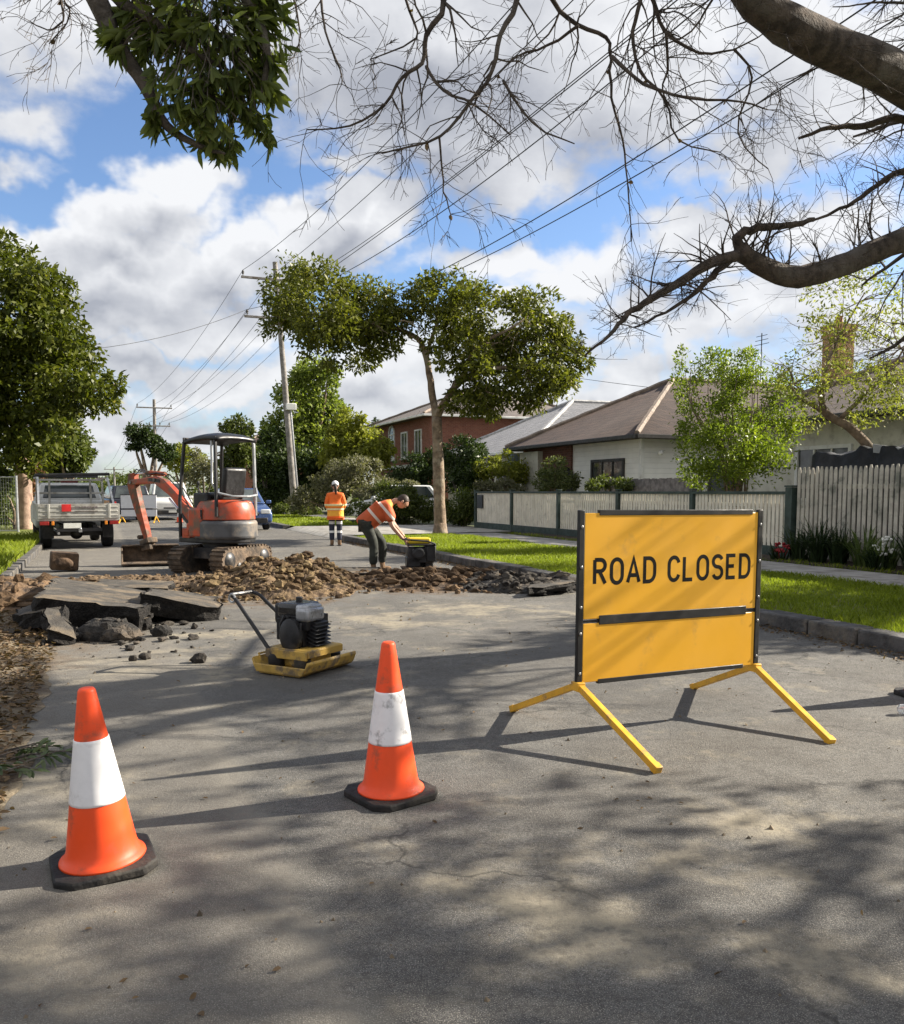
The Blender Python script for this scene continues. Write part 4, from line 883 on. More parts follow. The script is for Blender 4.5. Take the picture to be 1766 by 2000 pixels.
# ---- strappy plants in the bed
def strappy(px, s, n, h, label, mat, seed, flower=None):
    t_, Y = on_s(px, s); base = RP(s, t_, GZ+.03); th = thing('strappy_plant', label, 'plant', base); g_ = np.random.default_rng(seed); V = []; Fq = []
    for k in range(n):
        a = g_.uniform(0, 2*np.pi); d = np.array([np.cos(a), np.sin(a), 0]); sd = np.array([-d[1], d[0], 0]); L = h*g_.uniform(.7, 1.25); sp = g_.uniform(.25, .95); w = .016*g_.uniform(.7, 1.3); p0 = d*g_.uniform(0, .12)+sd*g_.uniform(-.1, .1)
        for i in range(6):
            u = i/5; c_ = p0+d*L*sp*u*(.4+.6*u)+np.array([0, 0, L*(u*1.15-.62*sp*u*u*u)]); ww = w*(1-.85*u**2); V += [c_-sd*ww, c_+sd*ww]
        o_ = k*12
        for i in range(5): Fq.append((o_+2*i, o_+2*i+1, o_+2*i+3, o_+2*i+2))
    np_mesh('foliage', np.array(V), np.array(Fq), mat, th)
    if flower:
        mb = MB(); r_ = random.Random(seed)
        for k in range(flower[1]):
            a = r_.uniform(0, 6.3); p = Vector((math.cos(a)*.25*r_.random(), math.sin(a)*.25*r_.random(), h*r_.uniform(.5, .95))); mb.tube([(p.x*.3, p.y*.3, 0), p], .005, 4)
            for j in range(6): q = Vector((r_.uniform(-1, 1), r_.uniform(-1, 1), r_.uniform(-.4, 1)))*.04; mb.ell(p+q, (.028, .028, .022), 6, 4)
        mb.build('flower', flower[0], th)
sg = leafmat('strap_leaf', (.010, .022, .010), (.035, .055, .022), (.09, .11, .04), .15, .4); sl_ = leafmat('strap_leaf_light', (.04, .07, .02), (.12, .16, .05), (.24, .24, .10), .25, .45)
red = M('red_petal', (.30, .02, .025), .6); wht = M('white_petal', (.75, .75, .70), .6)
strappy(1560, 11.55, 90, .55, 'dark strappy clump right beside the big green fence post', sg, 1)
strappy(1600, 11.5, 120, .70, 'largest dark strappy clump in front of the picket fence', sg, 2)
strappy(1640, 11.6, 100, .62, 'dark strappy clump between the largest one and the pale green one', sg, 3)
strappy(1688, 11.55, 80, .60, 'pale green strappy clump in the garden bed', sl_, 4)
strappy(1735, 11.5, 80, .5, 'strappy clump with white flowers at the right edge of the bed', sl_, 5, (wht, 5))
strappy(1715, 11.3, 60, .36, 'low dark strappy clump with a white bloom in front of the pale one', sg, 6, (wht, 3))
strappy(1525, 11.35, 40, .28, 'low red flowering plant at the foot of the cream fence', sg, 7, (red, 9))
strappy(1790, 11.5, 90, .6, 'dark strappy clump cut by the right edge of the photo', sg, 8)
# ================================================================ poles and wires
pm = M('pole_timber', (.24, .225, .21), .9, scale=5, var=.3, bump=.6, bscale=30, dirt=(.15, .13, .11))
wm = M('wire_black', (.02, .02, .022), .6)
def pole(name, label, base, top, arms, group='power poles along the street', nail=False, r=(.19, .13), rest=None):
    p = thing(name, label, 'power pole', base, 0, group); tp_ = top-base; mb = MB(); mb.sm = True; mb.tube([Vector((0, 0, -.2))]+[tp_*k/8 for k in range(9)], [r[0]]+[r[0]+(r[1]-r[0])*k/8 for k in range(9)], 12); mb.build('pole', pm, p)
    out = []
    for (f, hw, offs) in arms:
        c = tp_*f; m = MB(); m.bar(c-RX*hw+AX*-.12, c+RX*hw+AX*-.12, .12, .12); ar = m.build('crossarm', pm, p, bevel=.01)
        for q in offs:
            m = MB(); pp = c+RX*q+AX*-.12; m.lathe([(.03, .06), (.02, .14), (.07, .16), (.05, .22), (.08, .25), (.05, .32), (.03, .36)], 10, pp); m.build('insulator', darktrim, ar); out.append(base+pp+Vector((0, 0, .36)))
    if nail:
        d = tp_.normalized(); m = MB(); m.bar(RX*.24+AX*-.03, RX*.2+AX*-.03+d*5.9, .13, .10); m.build('steel_stay', gal, p, bevel=.01)
        m = MB(); m.box(RX*.2+AX*-.2+d*6.0, (.55, .3, .36), (0, 0, PHI)); m.build('junction_box', whitep, p, bevel=.03)
    return p, out
pb = G(577, 1008); pt_ = at(537, 512, pb.y)
P1, A1 = pole('power_pole', 'near grey power pole with two crossarms standing behind the pruned street tree', pb, pt_, [(.93, 1.9, (-1.8, -.1, 1.75)), (.78, 1.9, (-1.75, -.75, .7, 1.7))], nail=True)
pb2 = G(305, 985); pb2 = at(305, 985, 88.); pb2.z = 0; pt2 = at(301, 780, 88.)
P2, A2 = pole('power_pole', 'far power pole with crossarms above the pruned trees', pb2, pt2, [(.92, 1.7, (-1.6, 0, 1.6)), (.75, 1.5, (-1.4, -.5, .5, 1.4))], r=(.2, .15))
pb3 = at(224, 970, 165.); pb3.z = 0; pt3 = at(223, 912, 165.)
P3, A3 = pole('power_pole', 'farthest power pole, tiny, at the end of the street above the white barrier', pb3, pt3, [(.92, 1.8, (-1.6, 0, 1.6)), (.78, 1.6, (-1.4, -.5, .5, 1.4))], r=(.22, .16))
pb4 = RP(10.2, -4, 0); P4, A4 = pole('power_pole', 'power pole on the verge behind the camera, outside the photo', pb4, pb4+Vector((0, 0, 12.6)), [(.93, 1.9, (-1.8, -.1, 1.75)), (.74, 1.9, (-1.75, -.75, .7, 1.7))])
def wire(a, m, b_, label, sag=0.0, r=.013):
    pts = []
    if m is None: m = (a+b_)/2-Vector((0, 0, sag)); tm = .5
    else: tm = (m-a).length/((m-a).length+(b_-m).length)
    for k in range(41):
        u = k/40; l0 = (u-tm)*(u-1)/tm; l1 = u*(u-1)/(tm*(tm-1)); l2 = u*(u-tm)/(1-tm); pts.append(a*l0+m*l1+b_*l2)
    mb = MB(); mb.tube(pts, r, 5); tag(mb.build('power_line', wm, rz=None), label, 'wire', 'overhead power lines')
def sm_(px, py, s): return at(px, py, on_s(px, s)[1])
mids = [(800, 232, 8.2), (860, 250, 9.4), (1080, 190, 10.6), (1188, 164, 9.0), (1188, 109, 9.6), (1537, 116, 10.3), (1560, 154, 11.4)]
labs = ['wire from the left end of the near pole top crossarm passing overhead', 'wire from the middle of the top crossarm of the near pole overhead', 'wire from the right end of the top crossarm of the near pole overhead',
        'leftmost wire from the lower crossarm of the near pole passing overhead', 'second wire from the left on the lower crossarm passing overhead', 'third wire on the lower crossarm running to the upper right corner', 'rightmost and lowest wire crossing to the upper right corner']
for i in range(7): wire(A1[i], sm_(*mids[i]), A4[i], labs[i])
for i in range(7): wire(A1[i], None, A2[i], ['top left wire', 'top middle wire', 'top right wire', 'lower leftmost wire', 'second lower wire from left', 'third lower wire from left', 'lower rightmost wire'][i]+' between the near pole and the far pole', 1.0, .012)
for i in (0, 2, 3, 6): wire(A2[i], None, A3[i], {0: 'top left wire', 2: 'top right wire', 3: 'lower left wire', 6: 'lower right wire'}[i]+' between the far pole and the farthest pole', 1.2, .014)
wire(A1[3], None, at(60, 690, 38.), 'service wire crossing the street to the left tree below the lower crossarm', .5, .012)
wire(A1[6], None, at(1300, 760, 34.), 'service wire from the near pole down to the white house', .5, .010)
# ================================================================ earthworks
claym = M('clay_soil', (.045, .028, .016), .95, scale=9, col2=(.20, .135, .072), bump=1.0, bscale=26, dirt=(.05, .03, .018), dscale=7)
darks = M('dark_soil', (.050, .034, .022), .95, scale=4.5, col2=(.16, .10, .055), bump=1.0, bscale=26, dirt=(.025, .018, .014), dscale=6)
rubm = M('asphalt_rubble', (.014, .013, .012), .9, scale=10, col2=(.05, .045, .04), bump=1.0, bscale=40, dirt=(.10, .08, .06), dscale=5)
aspt = M('slab_top', (.040, .036, .032), .9, scale=8, col2=(.085, .076, .064), bump=.7, bscale=70, dirt=(.16, .125, .085))
aspe = M('slab_edge', (.008, .007, .0065), .95, scale=22, col2=(.032, .028, .025), bump=1.0, bscale=50)
clayc = islandmat('clay_clod', [(.026, .017, .010), (.080, .052, .030), (.165, .116, .062), (.36, .275, .15)])
darkc = islandmat('dark_clod', [(.022, .015, .010), (.055, .036, .022), (.12, .078, .046), (.24, .165, .10)])
rubc = islandmat('rubble_clod', [(.012, .011, .010), (.03, .027, .025), (.065, .058, .05), (.17, .14, .11)])
def heap(name, label, c, rx, ry, h, seed, mat, rot=0.0, res=90, rough=.9, nclod=120, cr=(.03, .12), cmat=None, cat='dirt heap'):
    rg = random.Random(seed); o = thing(name, label, cat, (c.x, c.y, 0), rot); vs = []; fs = []
    def hz(u, v):
        q = Vector((u*rx*1.6, v*ry*1.6, seed*3.1)); d = math.hypot(u, v)+.22*noise.noise(q*.9)
        e = max(0, 1-d*d); b_ = e**.8*(.7+.55*noise.noise(q*1.1))
        n1 = noise.noise(q*2.6); cell = noise.noise(q*5.5); f = noise.noise(q*12)
        return h*b_*(1+rough*(.5*n1+.35*abs(cell)+.12*f)) + (.05*h*rough*f if e > 0 else 0) - .02*(1-min(1, e*6))
    n = res
    for j in range(n+1):
        for i in range(n+1): u, v = -1.15+2.3*i/n, -1.15+2.3*j/n; vs.append((u*rx, v*ry, hz(u, v)))
    for j in range(n):
        for i in range(n):
            a = j*(n+1)+i; q = (a, a+1, a+n+2, a+n+1)
            if max(vs[k][2] for k in q) > -.012: fs.append(q)
    mb = MB(); mb.add(vs, fs)
    mb.build('heap_body', mat, o)
    mb = MB()
    for k in range(nclod):
        a = rg.uniform(0, 6.283); d = rg.uniform(0, 1)**.6*1.18; u, v = d*math.cos(a), d*math.sin(a); r = cr[0]+(cr[1]-cr[0])*rg.random()**2.6; r *= (1 if d < .9 else .6)
        clod(mb, (u*rx, v*ry, max(0, hz(u, v))+r*.25), r, rg, .75, .55)
    kind(mb.build('clods', cmat or {'clay_soil': clayc, 'dark_soil': darkc}.get(mat.name, rubc), o), 'stuff'); return o
g = (G(430, 1165)+G(660, 1165))/2
heap('dirt_heap', 'large heap of brown clay between the compactor handle and the excavator', G(540, 1150)+Vector((-.02, .5, 0)), 1.25, 1.85, .36, 3, claym, R(6), 110, 1.0, 1900, (.008, .075))
heap('dirt_heap', 'long darker heap of soil at the feet of the bending worker', G(850, 1140)+Vector((0, .2, 0)), 1.75, 1.2, .16, 7, darks, R(-14), 100, 1.0, 1100, (.010, .085))
heap('dirt_heap', 'heap of black broken asphalt left of the road closed sign', G(1010, 1150)+Vector((.05, .2, 0)), 1.05, .75, .20, 12, rubm, R(-12), 90, 1.0, 420, (.015, .09), cat='rubble heap')
heap('dirt_heap', 'thin spread of brown soil and stones across the road in front of the excavator bucket', G(230, 1145)+Vector((0, .2, 0)), 2.6, 1.0, .09, 19, claym, R(16), 100, 1.2, 520, (.012, .06), islandmat('mixed_clod', [(.04, .028, .018), (.13, .09, .055), (.32, .23, .15)]))
heap('dirt_heap', 'earth and stones piled along the left verge beside the asphalt slabs', G(25, 1175)+Vector((-.2, .3, 0)), 1.0, 1.9, .20, 23, darks, R(20), 80, 1.0, 180, (.03, .11))
heap('dirt_heap', 'thin trodden soil strip between the two big heaps', G(690, 1140)+Vector((0, .2, 0)), 1.0, .8, .05, 29, claym, 0, 70, 1.2, 150, (.015, .07))
for n_ in aspe.node_tree.nodes:
    if n_.type == 'BUMP': n_.inputs['Distance'].default_value = .06
def slab(label, corners, z0, z1, thick, seed, dz=None, name='asphalt_slab', cat='asphalt slab'):
    # corners: ground points (world) of the slab outline; z per corner for the top
    rg = random.Random(seed); c = sum((Vector(p) for p in corners), Vector())/len(corners); pts = []; n = len(corners)
    for i in range(n):
        p, q = Vector(corners[i]), Vector(corners[(i+1) % n]); zp, zq = z1[i], z1[(i+1) % n]
        m = max(3, int((q-p).length/.12))
        for k in range(m):
            t_ = k/m; r = p.lerp(q, t_); jit = .035 if k else .015
            pts.append(Vector((r.x+rg.uniform(-jit, jit)-c.x, r.y+rg.uniform(-jit, jit)-c.y, zp+(zq-zp)*t_+rg.uniform(-.008, .008))))
    N = len(pts); mb = MB(); top = pts; ctr = sum(top, Vector())/N
    lv = []
    for f in (0, .3, .65, 1.0): lv.append([p+Vector(((rg.uniform(-.03, .03)-(p-ctr).x*.04*f), (rg.uniform(-.03, .03)-(p-ctr).y*.04*f), -thick*f*(1+rg.uniform(-.15, .15) if f else 1))) for p in pts])
    cf = np.linalg.lstsq(np.array([[p.x, p.y, 1] for p in top]), np.array([p.z for p in top]), rcond=None)[0]; pz = lambda x, y: cf[0]*x+cf[1]*y+cf[2]+.018*noise.noise(Vector((x*3, y*3, seed)))
    mb.mi = 0; rings = [top]+[[Vector((q.x, q.y, pz(q.x, q.y))) for q in (ctr+(p-ctr)*k for p in top)] for k in (.9, .45)]; ctr = Vector((ctr.x, ctr.y, pz(ctr.x, ctr.y)))
    V = [p for r_ in rings for p in r_]+[ctr]; F_ = []
    for a in range(2):
        for i in range(N): F_.append((a*N+i, a*N+(i+1) % N, (a+1)*N+(i+1) % N, (a+1)*N+i))
    for i in range(N): F_.append((2*N+i, 2*N+(i+1) % N, 3*N))
    mb.add(V, F_); mb.mi = 1
    V = [p for r_ in lv for p in r_]; F_ = []
    for a in range(3):
        for i in range(N): F_.append((a*N+(i+1) % N, a*N+i, (a+1)*N+i, (a+1)*N+(i+1) % N))
    F_.append(tuple(3*N+i for i in range(N))); mb.add(V, F_)
    o = mb.build(name, [aspt, aspe], loc=(c.x, c.y, 0)); return tag(o, label, cat)
slab('biggest broken asphalt slab, tilted up towards the camera on the left', [G(70, 1235), G(270, 1243), G(330, 1178), G(235, 1160), G(110, 1172)], 0, [.34, .27, .10, .10, .29], .28, 2)
slab('long broken asphalt slab with a black edge left of the compactor handle', [G(275, 1222), G(428, 1212), G(420, 1172), G(300, 1163)], 0, [.32, .13, .05, .10], .2, 5)
slab('asphalt piece standing on its edge in front of the biggest slab', [G(95, 1262), G(150, 1258), G(130, 1244), G(90, 1246)], 0, [.16, .05, .30, .26], .12, 9)
slab('jagged asphalt chunk leaning at the far left end of the slabs', [G(35, 1232), G(92, 1240), G(88, 1215), G(40, 1205)], 0, [.14, .24, .20, .10], .16, 21)
slab('small black asphalt wedge between the rounded lump and the long slab', [G(255, 1236), G(300, 1230), G(296, 1216), G(262, 1220)], 0, [.10, .14, .12, .10], .12, 23)
slab('low slab of lifted asphalt behind the two big slabs', [G(180, 1172), G(330, 1170), G(340, 1152), G(200, 1150)], 0, [.17, .14, .12, .14], .09, 12)
slab('flat asphalt offcut lying at the edge of the trench between the heaps', [G(622, 1134), G(735, 1130), G(742, 1118), G(640, 1120)], 0, [.10, .09, .10, .10], .09, 14)
slab('dark asphalt offcut at the right end of the black rubble', [G(1030, 1168), G(1118, 1160), G(1122, 1142), G(1040, 1148)], 0, [.12, .14, .13, .10], .1, 17)
rg = random.Random(30); mb = MB(); c = G(212, 1248)
for k in range(46):
    x, y = rg.gauss(0, .2), rg.gauss(0, .10); r = rg.uniform(.025, .085); clod(mb, (x, y, max(r*.5, .16-abs(x)*.35-abs(y)*.5+rg.uniform(-.04, .03))), r, rg, .8, .5)
mb.ell((0, 0, .03), (.32, .17, .15)); tag(mb.build('asphalt_lump', rubm, loc=c), 'rounded crumbly lump of black asphalt in front of the slabs', 'asphalt lump')
mb = MB(); clod(mb, (0, 0, .0), .3, rg, .62, .35)
mb.box((0, .0, .02), (.44, .3, .30), (.05, .08, .3)); tag(mb.build('soil_block', M('block_soil', (.05, .032, .02), .95, scale=6, col2=(.12, .075, .045), bump=1, bscale=20), loc=G(121, 1117)+Vector((0, .1, .16)), rz=.2, bevel=.03), 'squarish dark clod of earth behind the slabs near the parked ute', 'earth clod')
mb = MB(); clod(mb, (0, 0, .02), .11, rg, .7, .5); tag(mb.build('soil_lump', claym, loc=G(203, 1160)), 'small dark lump on the soil behind the slabs', 'earth clod')
rg = random.Random(61)
cr_ = MB()
for k in range(150):
    px = rg.gauss(230, 120); py = rg.gauss(1228, 26)
    if py < 1165 or px < 5 or px > 470: continue
    p = G(px, py); r = .008+.05*rg.random()**3; clod(cr_, (p.x, p.y, r*.4), r, rg, .7, .6)
kind(cr_.build('asphalt_crumbs', rubc), 'stuff')
# fallen leafy twig on the shoulder
ft_ = thing('fallen_twig', 'fallen green leafy twig lying in the leaf litter at the left edge', 'twig', G(50, 1500)+Vector((0, 0, .05)))
P = []; T = []; N = []; g_ = np.random.default_rng(2); mb = MB()
for k in range(9):
    a = g_.uniform(-.6, 1.0); d = np.array([math.cos(a), math.sin(a), .05]); p0 = np.array([g_.uniform(-.22, .08), g_.uniform(-.2, .2), .0]); L_ = g_.uniform(.15, .3); mb.tube([p0, p0+d*L_*.5+np.array([0, 0, .02]), p0+d*L_], [.004, .003, .002], 4)
    for q in range(9): P.append(p0+d*L_*g_.uniform(.2, 1)); T.append(d+g_.normal(size=3)*.6); N.append(np.array([0, 0, 1])+g_.normal(size=3)*.4)
mb.build('stem', bark, ft_); V, Fq = leaf_geo(np.array(P), np.array(T), np.array(N), .065*g_.uniform(.7, 1.3, len(P)), .024, 'leaf', .2)
np_mesh('foliage', V, Fq, leafmat('dusty_green_leaf', (.05, .08, .04), (.14, .17, .09), (.26, .28, .19), .2, .5), ft_)

# ================================================================ road cones
orange = M('cone_orange', (.92, .085, .014), .45, var=.06, scale=3, dirt=(.40, .085, .04), dirt_amt=.36, dscale=7, spec=.45)
collar = M('reflective_white', (.80, .79, .80), .45, var=.05, scale=12, dirt=(.52, .50, .48), dirt_amt=.25, dscale=7)
rubber = M('black_rubber', (.018, .017, .017), .75, scale=8, var=.4, bump=.4, dirt=(.08, .07, .055), dirt_amt=.3)
def cone(label, loc, rz, lean=(0, 0), H=.685, black_base=True, group='orange road cones with white bands', coll=None):
    c = thing('road_cone', label, 'road cone', loc, rz, group); c.rotation_euler = (lean[0], lean[1], rz)
    b_ = .175; q = .12; poly = [(b_, -q), (b_, q), (q, b_), (-q, b_), (-b_, q), (-b_, -q), (-q, -b_), (q, -b_)]
    mb = MB(); mb.prism(poly, .0, .034)
    for sx, sy in ((1, 1), (1, -1), (-1, 1), (-1, -1)): mb.box((sx*.12, sy*.12, .012), (.05, .05, .024))
    mb.build('base', rubber, c, bevel=.008)
    rad = lambda z: .126-(.126-.029)*((z-.05)/(H-.05))
    mb = MB(); mb.sm = True
    prof = [(.150, .034), (.148, .042), (.135, .050), (rad(.062)+.003, .064)]+[(rad(z), z) for z in np.linspace(.08, H-.012, 12)]+[(.029, H-.006), (.024, H), (.015, H)]
    mb.lathe(prof, 40); mb.build('cone_body', orange, c, smooth=True)
    mb = MB(); mb.sm = True; z0, z1 = .255, .485
    mb.lathe([(rad(z0)-.001, z0), (rad(z0)+.0022, z0+.001)]+[(rad(z)+.0022, z) for z in np.linspace(z0+.01, z1-.01, 6)]+[(rad(z1)+.0022, z1-.001), (rad(z1)-.001, z1)], 40)
    mb.box((-.5*rad(.37)-.042, -.058, .37), (.004, .006, .21), (0, .15, 0)) if False else None
    mb.build('reflective_collar', coll or collar, c, smooth=True); return c
g1 = G(203, 1690); g2 = G(764, 1554)
cone('large orange cone at the left front, nearest the camera', g1, R(28), (R(1.0), R(-3.4)), .665)
cone('orange cone with a scuffed white band in the middle of the road', g2, R(38), (R(.5), R(-1.2)), .70, coll=M('scuffed_white', (.80, .79, .80), .5, var=.05, scale=12, dirt=(.30, .29, .29), dirt_amt=.30, dscale=11))
cone('orange cone mostly cut off by the right edge of the photo', G(1815, 1362), R(10), (0, 0), .68)
cone('tiny orange cone far behind the excavator boom', at(351, 1021, G(351, 1021).y), R(10), (0, 0), .75)
mb = MB(); mb.mi = 0; mb.tube([(-.006, -.142, .40), (.0, -.145, .43), (.02, -.14, .44), (.05, -.12, .435)], .004, 5)
# lying drink bottle
bt = thing('drink_bottle', 'clear plastic drink bottle lying on the road at the right edge', 'bottle', G(1758, 1396)+Vector((0, 0, .033)), R(15))
bm_ = bpy.data.materials.new('clear_plastic'); bm_.use_nodes = True; q = bm_.node_tree.nodes['Principled BSDF']; q.inputs['Base Color'].default_value = (.75, .77, .8, 1); q.inputs['Roughness'].default_value = .12; q.inputs['Transmission Weight'].default_value = .75
mx = Matrix.Rotation(math.pi/2, 3, 'Y'); mb = MB(); mb.sm = True; mb.lathe([(.010, .004), (.026, 0), (.032, .012), (.030, .03), (.032, .045), (.030, .07), (.032, .09), (.032, .15), (.028, .175), (.014, .205), (.013, .222)], 18, (0, 0, 0), mx); mb.build('bottle_body', bm_, bt, smooth=True)
mb = MB(); mb.lathe([(.015, .222), (.016, .226), (.016, .238), (.013, .24)], 14, (0, 0, 0), mx); mb.build('cap', M('blue_cap', (.05, .12, .4), .5), bt)

# ================================================================ road closed sign
sy_ = M('sign_yellow', (.78, .40, .028), .42, var=.04, scale=1.5, dirt=(.56, .30, .05), dirt_amt=.24, dscale=4, spec=.35)
frm = M('frame_black', (.010, .010, .010), .55, var=.3, scale=9, dirt=(.07, .06, .05), dirt_amt=.3)
rimm0 = M('rivet_steel', (.30, .30, .30), .4, metal=.6)
legy = M('leg_yellow', (.66, .36, .03), .5, var=.12, scale=8, dirt=(.30, .19, .08), dirt_amt=.35, dscale=9)
FL, BL, FR, BR = G(1284, 1510), G(1002, 1390), G(1623, 1452), G(1354, 1344)
ML, MR = (FL+BL)/2, (FR+BR)/2; ctr = (ML+MR)/2; ax = (MR-ML); SW = ax.length; ang = math.atan2(ax.y, ax.x)
ZB, ZT = .300, 1.245; h = SW/2
sg_ = thing('road_sign', 'yellow ROAD CLOSED sign board with black frame on splayed yellow legs', 'road sign', (ctr.x, ctr.y, 0), ang); sg_.rotation_euler = (0, R(.4), ang)
ZS = ZB+(ZT-ZB)*.365
mb = MB(); mb.box((0, 0, (ZS+.006+ZT)/2), (SW-.05, .018, ZT-ZS-.018)); pu = mb.build('upper_panel', sy_, sg_, bevel=.004)
mb = MB(); mb.box((0, 0, (ZB+ZS-.006)/2), (SW-.05, .018, ZS-ZB-.018)); mb.build('lower_panel', sy_, sg_, bevel=.004)
for s_ in (-1, 1):
    mb = MB(); mb.box((s_*(h-.006), 0, (ZB+ZT)/2), (.036, .026, ZT-ZB+.02)); mb.build('side_post', frm, sg_, bevel=.004)
for z, x0, x1, t_ in ((ZT-.004, -h+.12, h-.07, .030), (ZS+.004, -h+.13, h-.10, .052), (ZB+.006, -h+.13, h-.11, .026)):
    mb = MB(); mb.box(((x0+x1)/2, 0, z), (x1-x0, .025, t_)); mb.build('channel_strip', frm, sg_, bevel=.003)
mb = MB(); mb.box((0, 0, ZS), (SW-.06, .010, .012)); mb.build('gap_seal', frm, sg_)
loc = lambda p: sg_.matrix_basis.inverted() @ p
for s_, M_, ends in ((-1, ML, (FL, BL)), (1, MR, (FR, BR))):
    for i, e in enumerate(ends):
        a_ = Vector((s_*(h-.006), 0, ZB-.005)); b_ = loc(e); b_ = Vector((b_.x, b_.y, .014)); mb = MB(); mb.bar(a_, b_, .036, .036); lg_ = mb.build('leg', legy, sg_, bevel=.003)
        m2 = MB(); d = (b_-a_).normalized(); m2.bar(b_-d*.03, b_+d*.012, .042, .042); m2.build('foot_cap', legy, lg_, bevel=.003)
    mb = MB(); mb.box((s_*(h-.006), 0, ZB-.012), (.05, .07, .05)); mb.build('hinge', legy, sg_, bevel=.004)
for s_ in (-1, 1):
    for z in (ZB+.06, ZB+.28, ZS+.08, ZS+.3, ZT-.08):
        mb = MB(); mb.lathe([(.0085, 0), (.0085, .002), (.005, .0045)], 10, (s_*(h-.006), -.013, z), Matrix.Rotation(math.pi/2, 3, 'X')); mb.build('rivet', rimm0, sg_)
# lettering: road-sign capitals drawn as even strokes
def arc(cx, cy, rx, ry, a0, a1, n=14): return [(cx+rx*math.cos(R(a0+(a1-a0)*k/n)), cy+ry*math.sin(R(a0+(a1-a0)*k/n))) for k in range(n+1)]
GL = {'R': [[(0, 0), (0, 1)], [(0, 1), (.30, 1)]+arc(.30, .76, .26, .24, 90, -90)+[(0, .52)], [(.26, .52), (.58, 0)]],
      'O': [arc(.30, .68, .30, .32, 0, 180)+arc(.30, .32, .30, .32, 180, 360)+[(.60, .68)]],
      'A': [[(-.02, 0), (.30, 1), (.62, 0)], [(.10, .30), (.50, .30)]],
      'D': [[(0, 0), (0, 1), (.24, 1)]+arc(.24, .64, .34, .36, 90, 0)+arc(.24, .36, .34, .36, 0, -90)+[(0, 0)]],
      'C': [arc(.30, .68, .29, .32, 15, 180)+arc(.30, .32, .29, .32, 180, 345)],
      'L': [[(0, 1), (0, 0), (.50, 0)]],
      'S': [arc(.29, .755, .28, .245, 20, 270)+arc(.29, .255, .28, .255, 90, -160)],
      'E': [[(.50, 1), (0, 1), (0, 0), (.50, 0)], [(0, .52), (.42, .52)]]}
def ribbon(mb, pts, w, y0, y1):
    pts = [Vector((a, b_)) for a, b_ in pts]; q = [pts[0]]
    for p in pts[1:]:
        if (p-q[-1]).length > 1e-4: q.append(p)
    pts = q; n = len(pts); closed = (pts[0]-pts[-1]).length < w*.2 and n > 4
    Lf = []; Rt = []
    for i, p in enumerate(pts):
        if closed: d0 = (p-pts[i-1 if i else n-2]).normalized(); d1 = (pts[(i+1) if i < n-1 else 1]-p).normalized()
        else: d0 = (p-pts[i-1]).normalized() if i else None; d1 = (pts[i+1]-p).normalized() if i < n-1 else None; d0 = d0 or d1; d1 = d1 or d0
        n0 = Vector((-d0.y, d0.x)); n1 = Vector((-d1.y, d1.x)); m = (n0+n1).normalized(); k = min(2.2, 1/max(.3, m.dot(n0)))
        e = Vector((0, 0))
        Lf.append(p+m*w/2*k+e); Rt.append(p-m*w/2*k+e)
    vs = [(p.x, y0, p.y) for p in Lf]+[(p.x, y0, p.y) for p in Rt]+[(p.x, y1, p.y) for p in Lf]+[(p.x, y1, p.y) for p in Rt]; fs = []
    for i in range(n-1): fs += [(i, i+1, n+i+1, n+i), (i, 2*n+i, 2*n+i+1, i+1), (n+i, n+i+1, 3*n+i+1, 3*n+i)]
    fs += [(0, n, 3*n, 2*n), (n-1, 3*n-1-n+0, 4*n-1, 2*n-1)] if False else []
    mb.add(vs, fs)
LH = .132; wid = {'R': .58, 'O': .60, 'A': .60, 'D': .58, 'C': .58, 'L': .50, 'S': .57, 'E': .50}
txt = 'ROAD CLOSED'; sp = .33; tot = sum((wid[c_]+sp) if c_ != ' ' else .50 for c_ in txt)-sp; tw_ = SW*.862; kx = tw_/tot; xx = -h+SW*.073; z0 = ZT-.262-LH
for i_, c_ in enumerate(txt):
    if c_ == ' ': xx += .50*kx; continue
    mb = MB()
    for si, s_ in enumerate(GL[c_]): ribbon(mb, [(xx+a*kx, z0+b_*LH) for a, b_ in s_], .0225, -.0094-.0001*si, -.0085)
    xx += (wid[c_]+sp)*kx; mb.build('letter', M('sign_black', (.006, .006, .006), .6, spec=.15), pu)
# ================================================================ mini excavator
exo = M('excavator_orange', (.42, .056, .016), .42, var=.15, scale=3, dirt=(.15, .085, .055), dirt_amt=.62, dscale=3.5, spec=.5)
exg = M('counterweight_grey', (.085, .088, .095), .5, var=.2, scale=4, dirt=(.20, .17, .14), dirt_amt=.5, dscale=3)
exk = M('machine_black', (.018, .018, .020), .45, var=.4, scale=6, dirt=(.10, .085, .07), dirt_amt=.3)
exd = M('muddy_orange', (.30, .055, .020), .65, var=.3, scale=4, dirt=(.10, .06, .035), dirt_amt=.7, dscale=5)
mud = M('muddy_steel', (.055, .042, .032), .85, scale=6, col2=(.17, .12, .08), bump=.9, bscale=30, dirt=(.03, .025, .02))
chrome = M('chrome_rod', (.65, .65, .66), .18, metal=.9, var=.05)
silver = M('silver_tube', (.36, .37, .38), .35, metal=.5, var=.15)
EX = at(430, 1005, 14.9); EX.z = 0; EXR = math.atan2(.58, -.81)
ex = thing('mini_excavator', 'orange and grey mini excavator with open canopy, its bucket resting on the road', 'excavator', EX, EXR)
exi = Matrix.Rotation(-EXR, 3, 'Z')
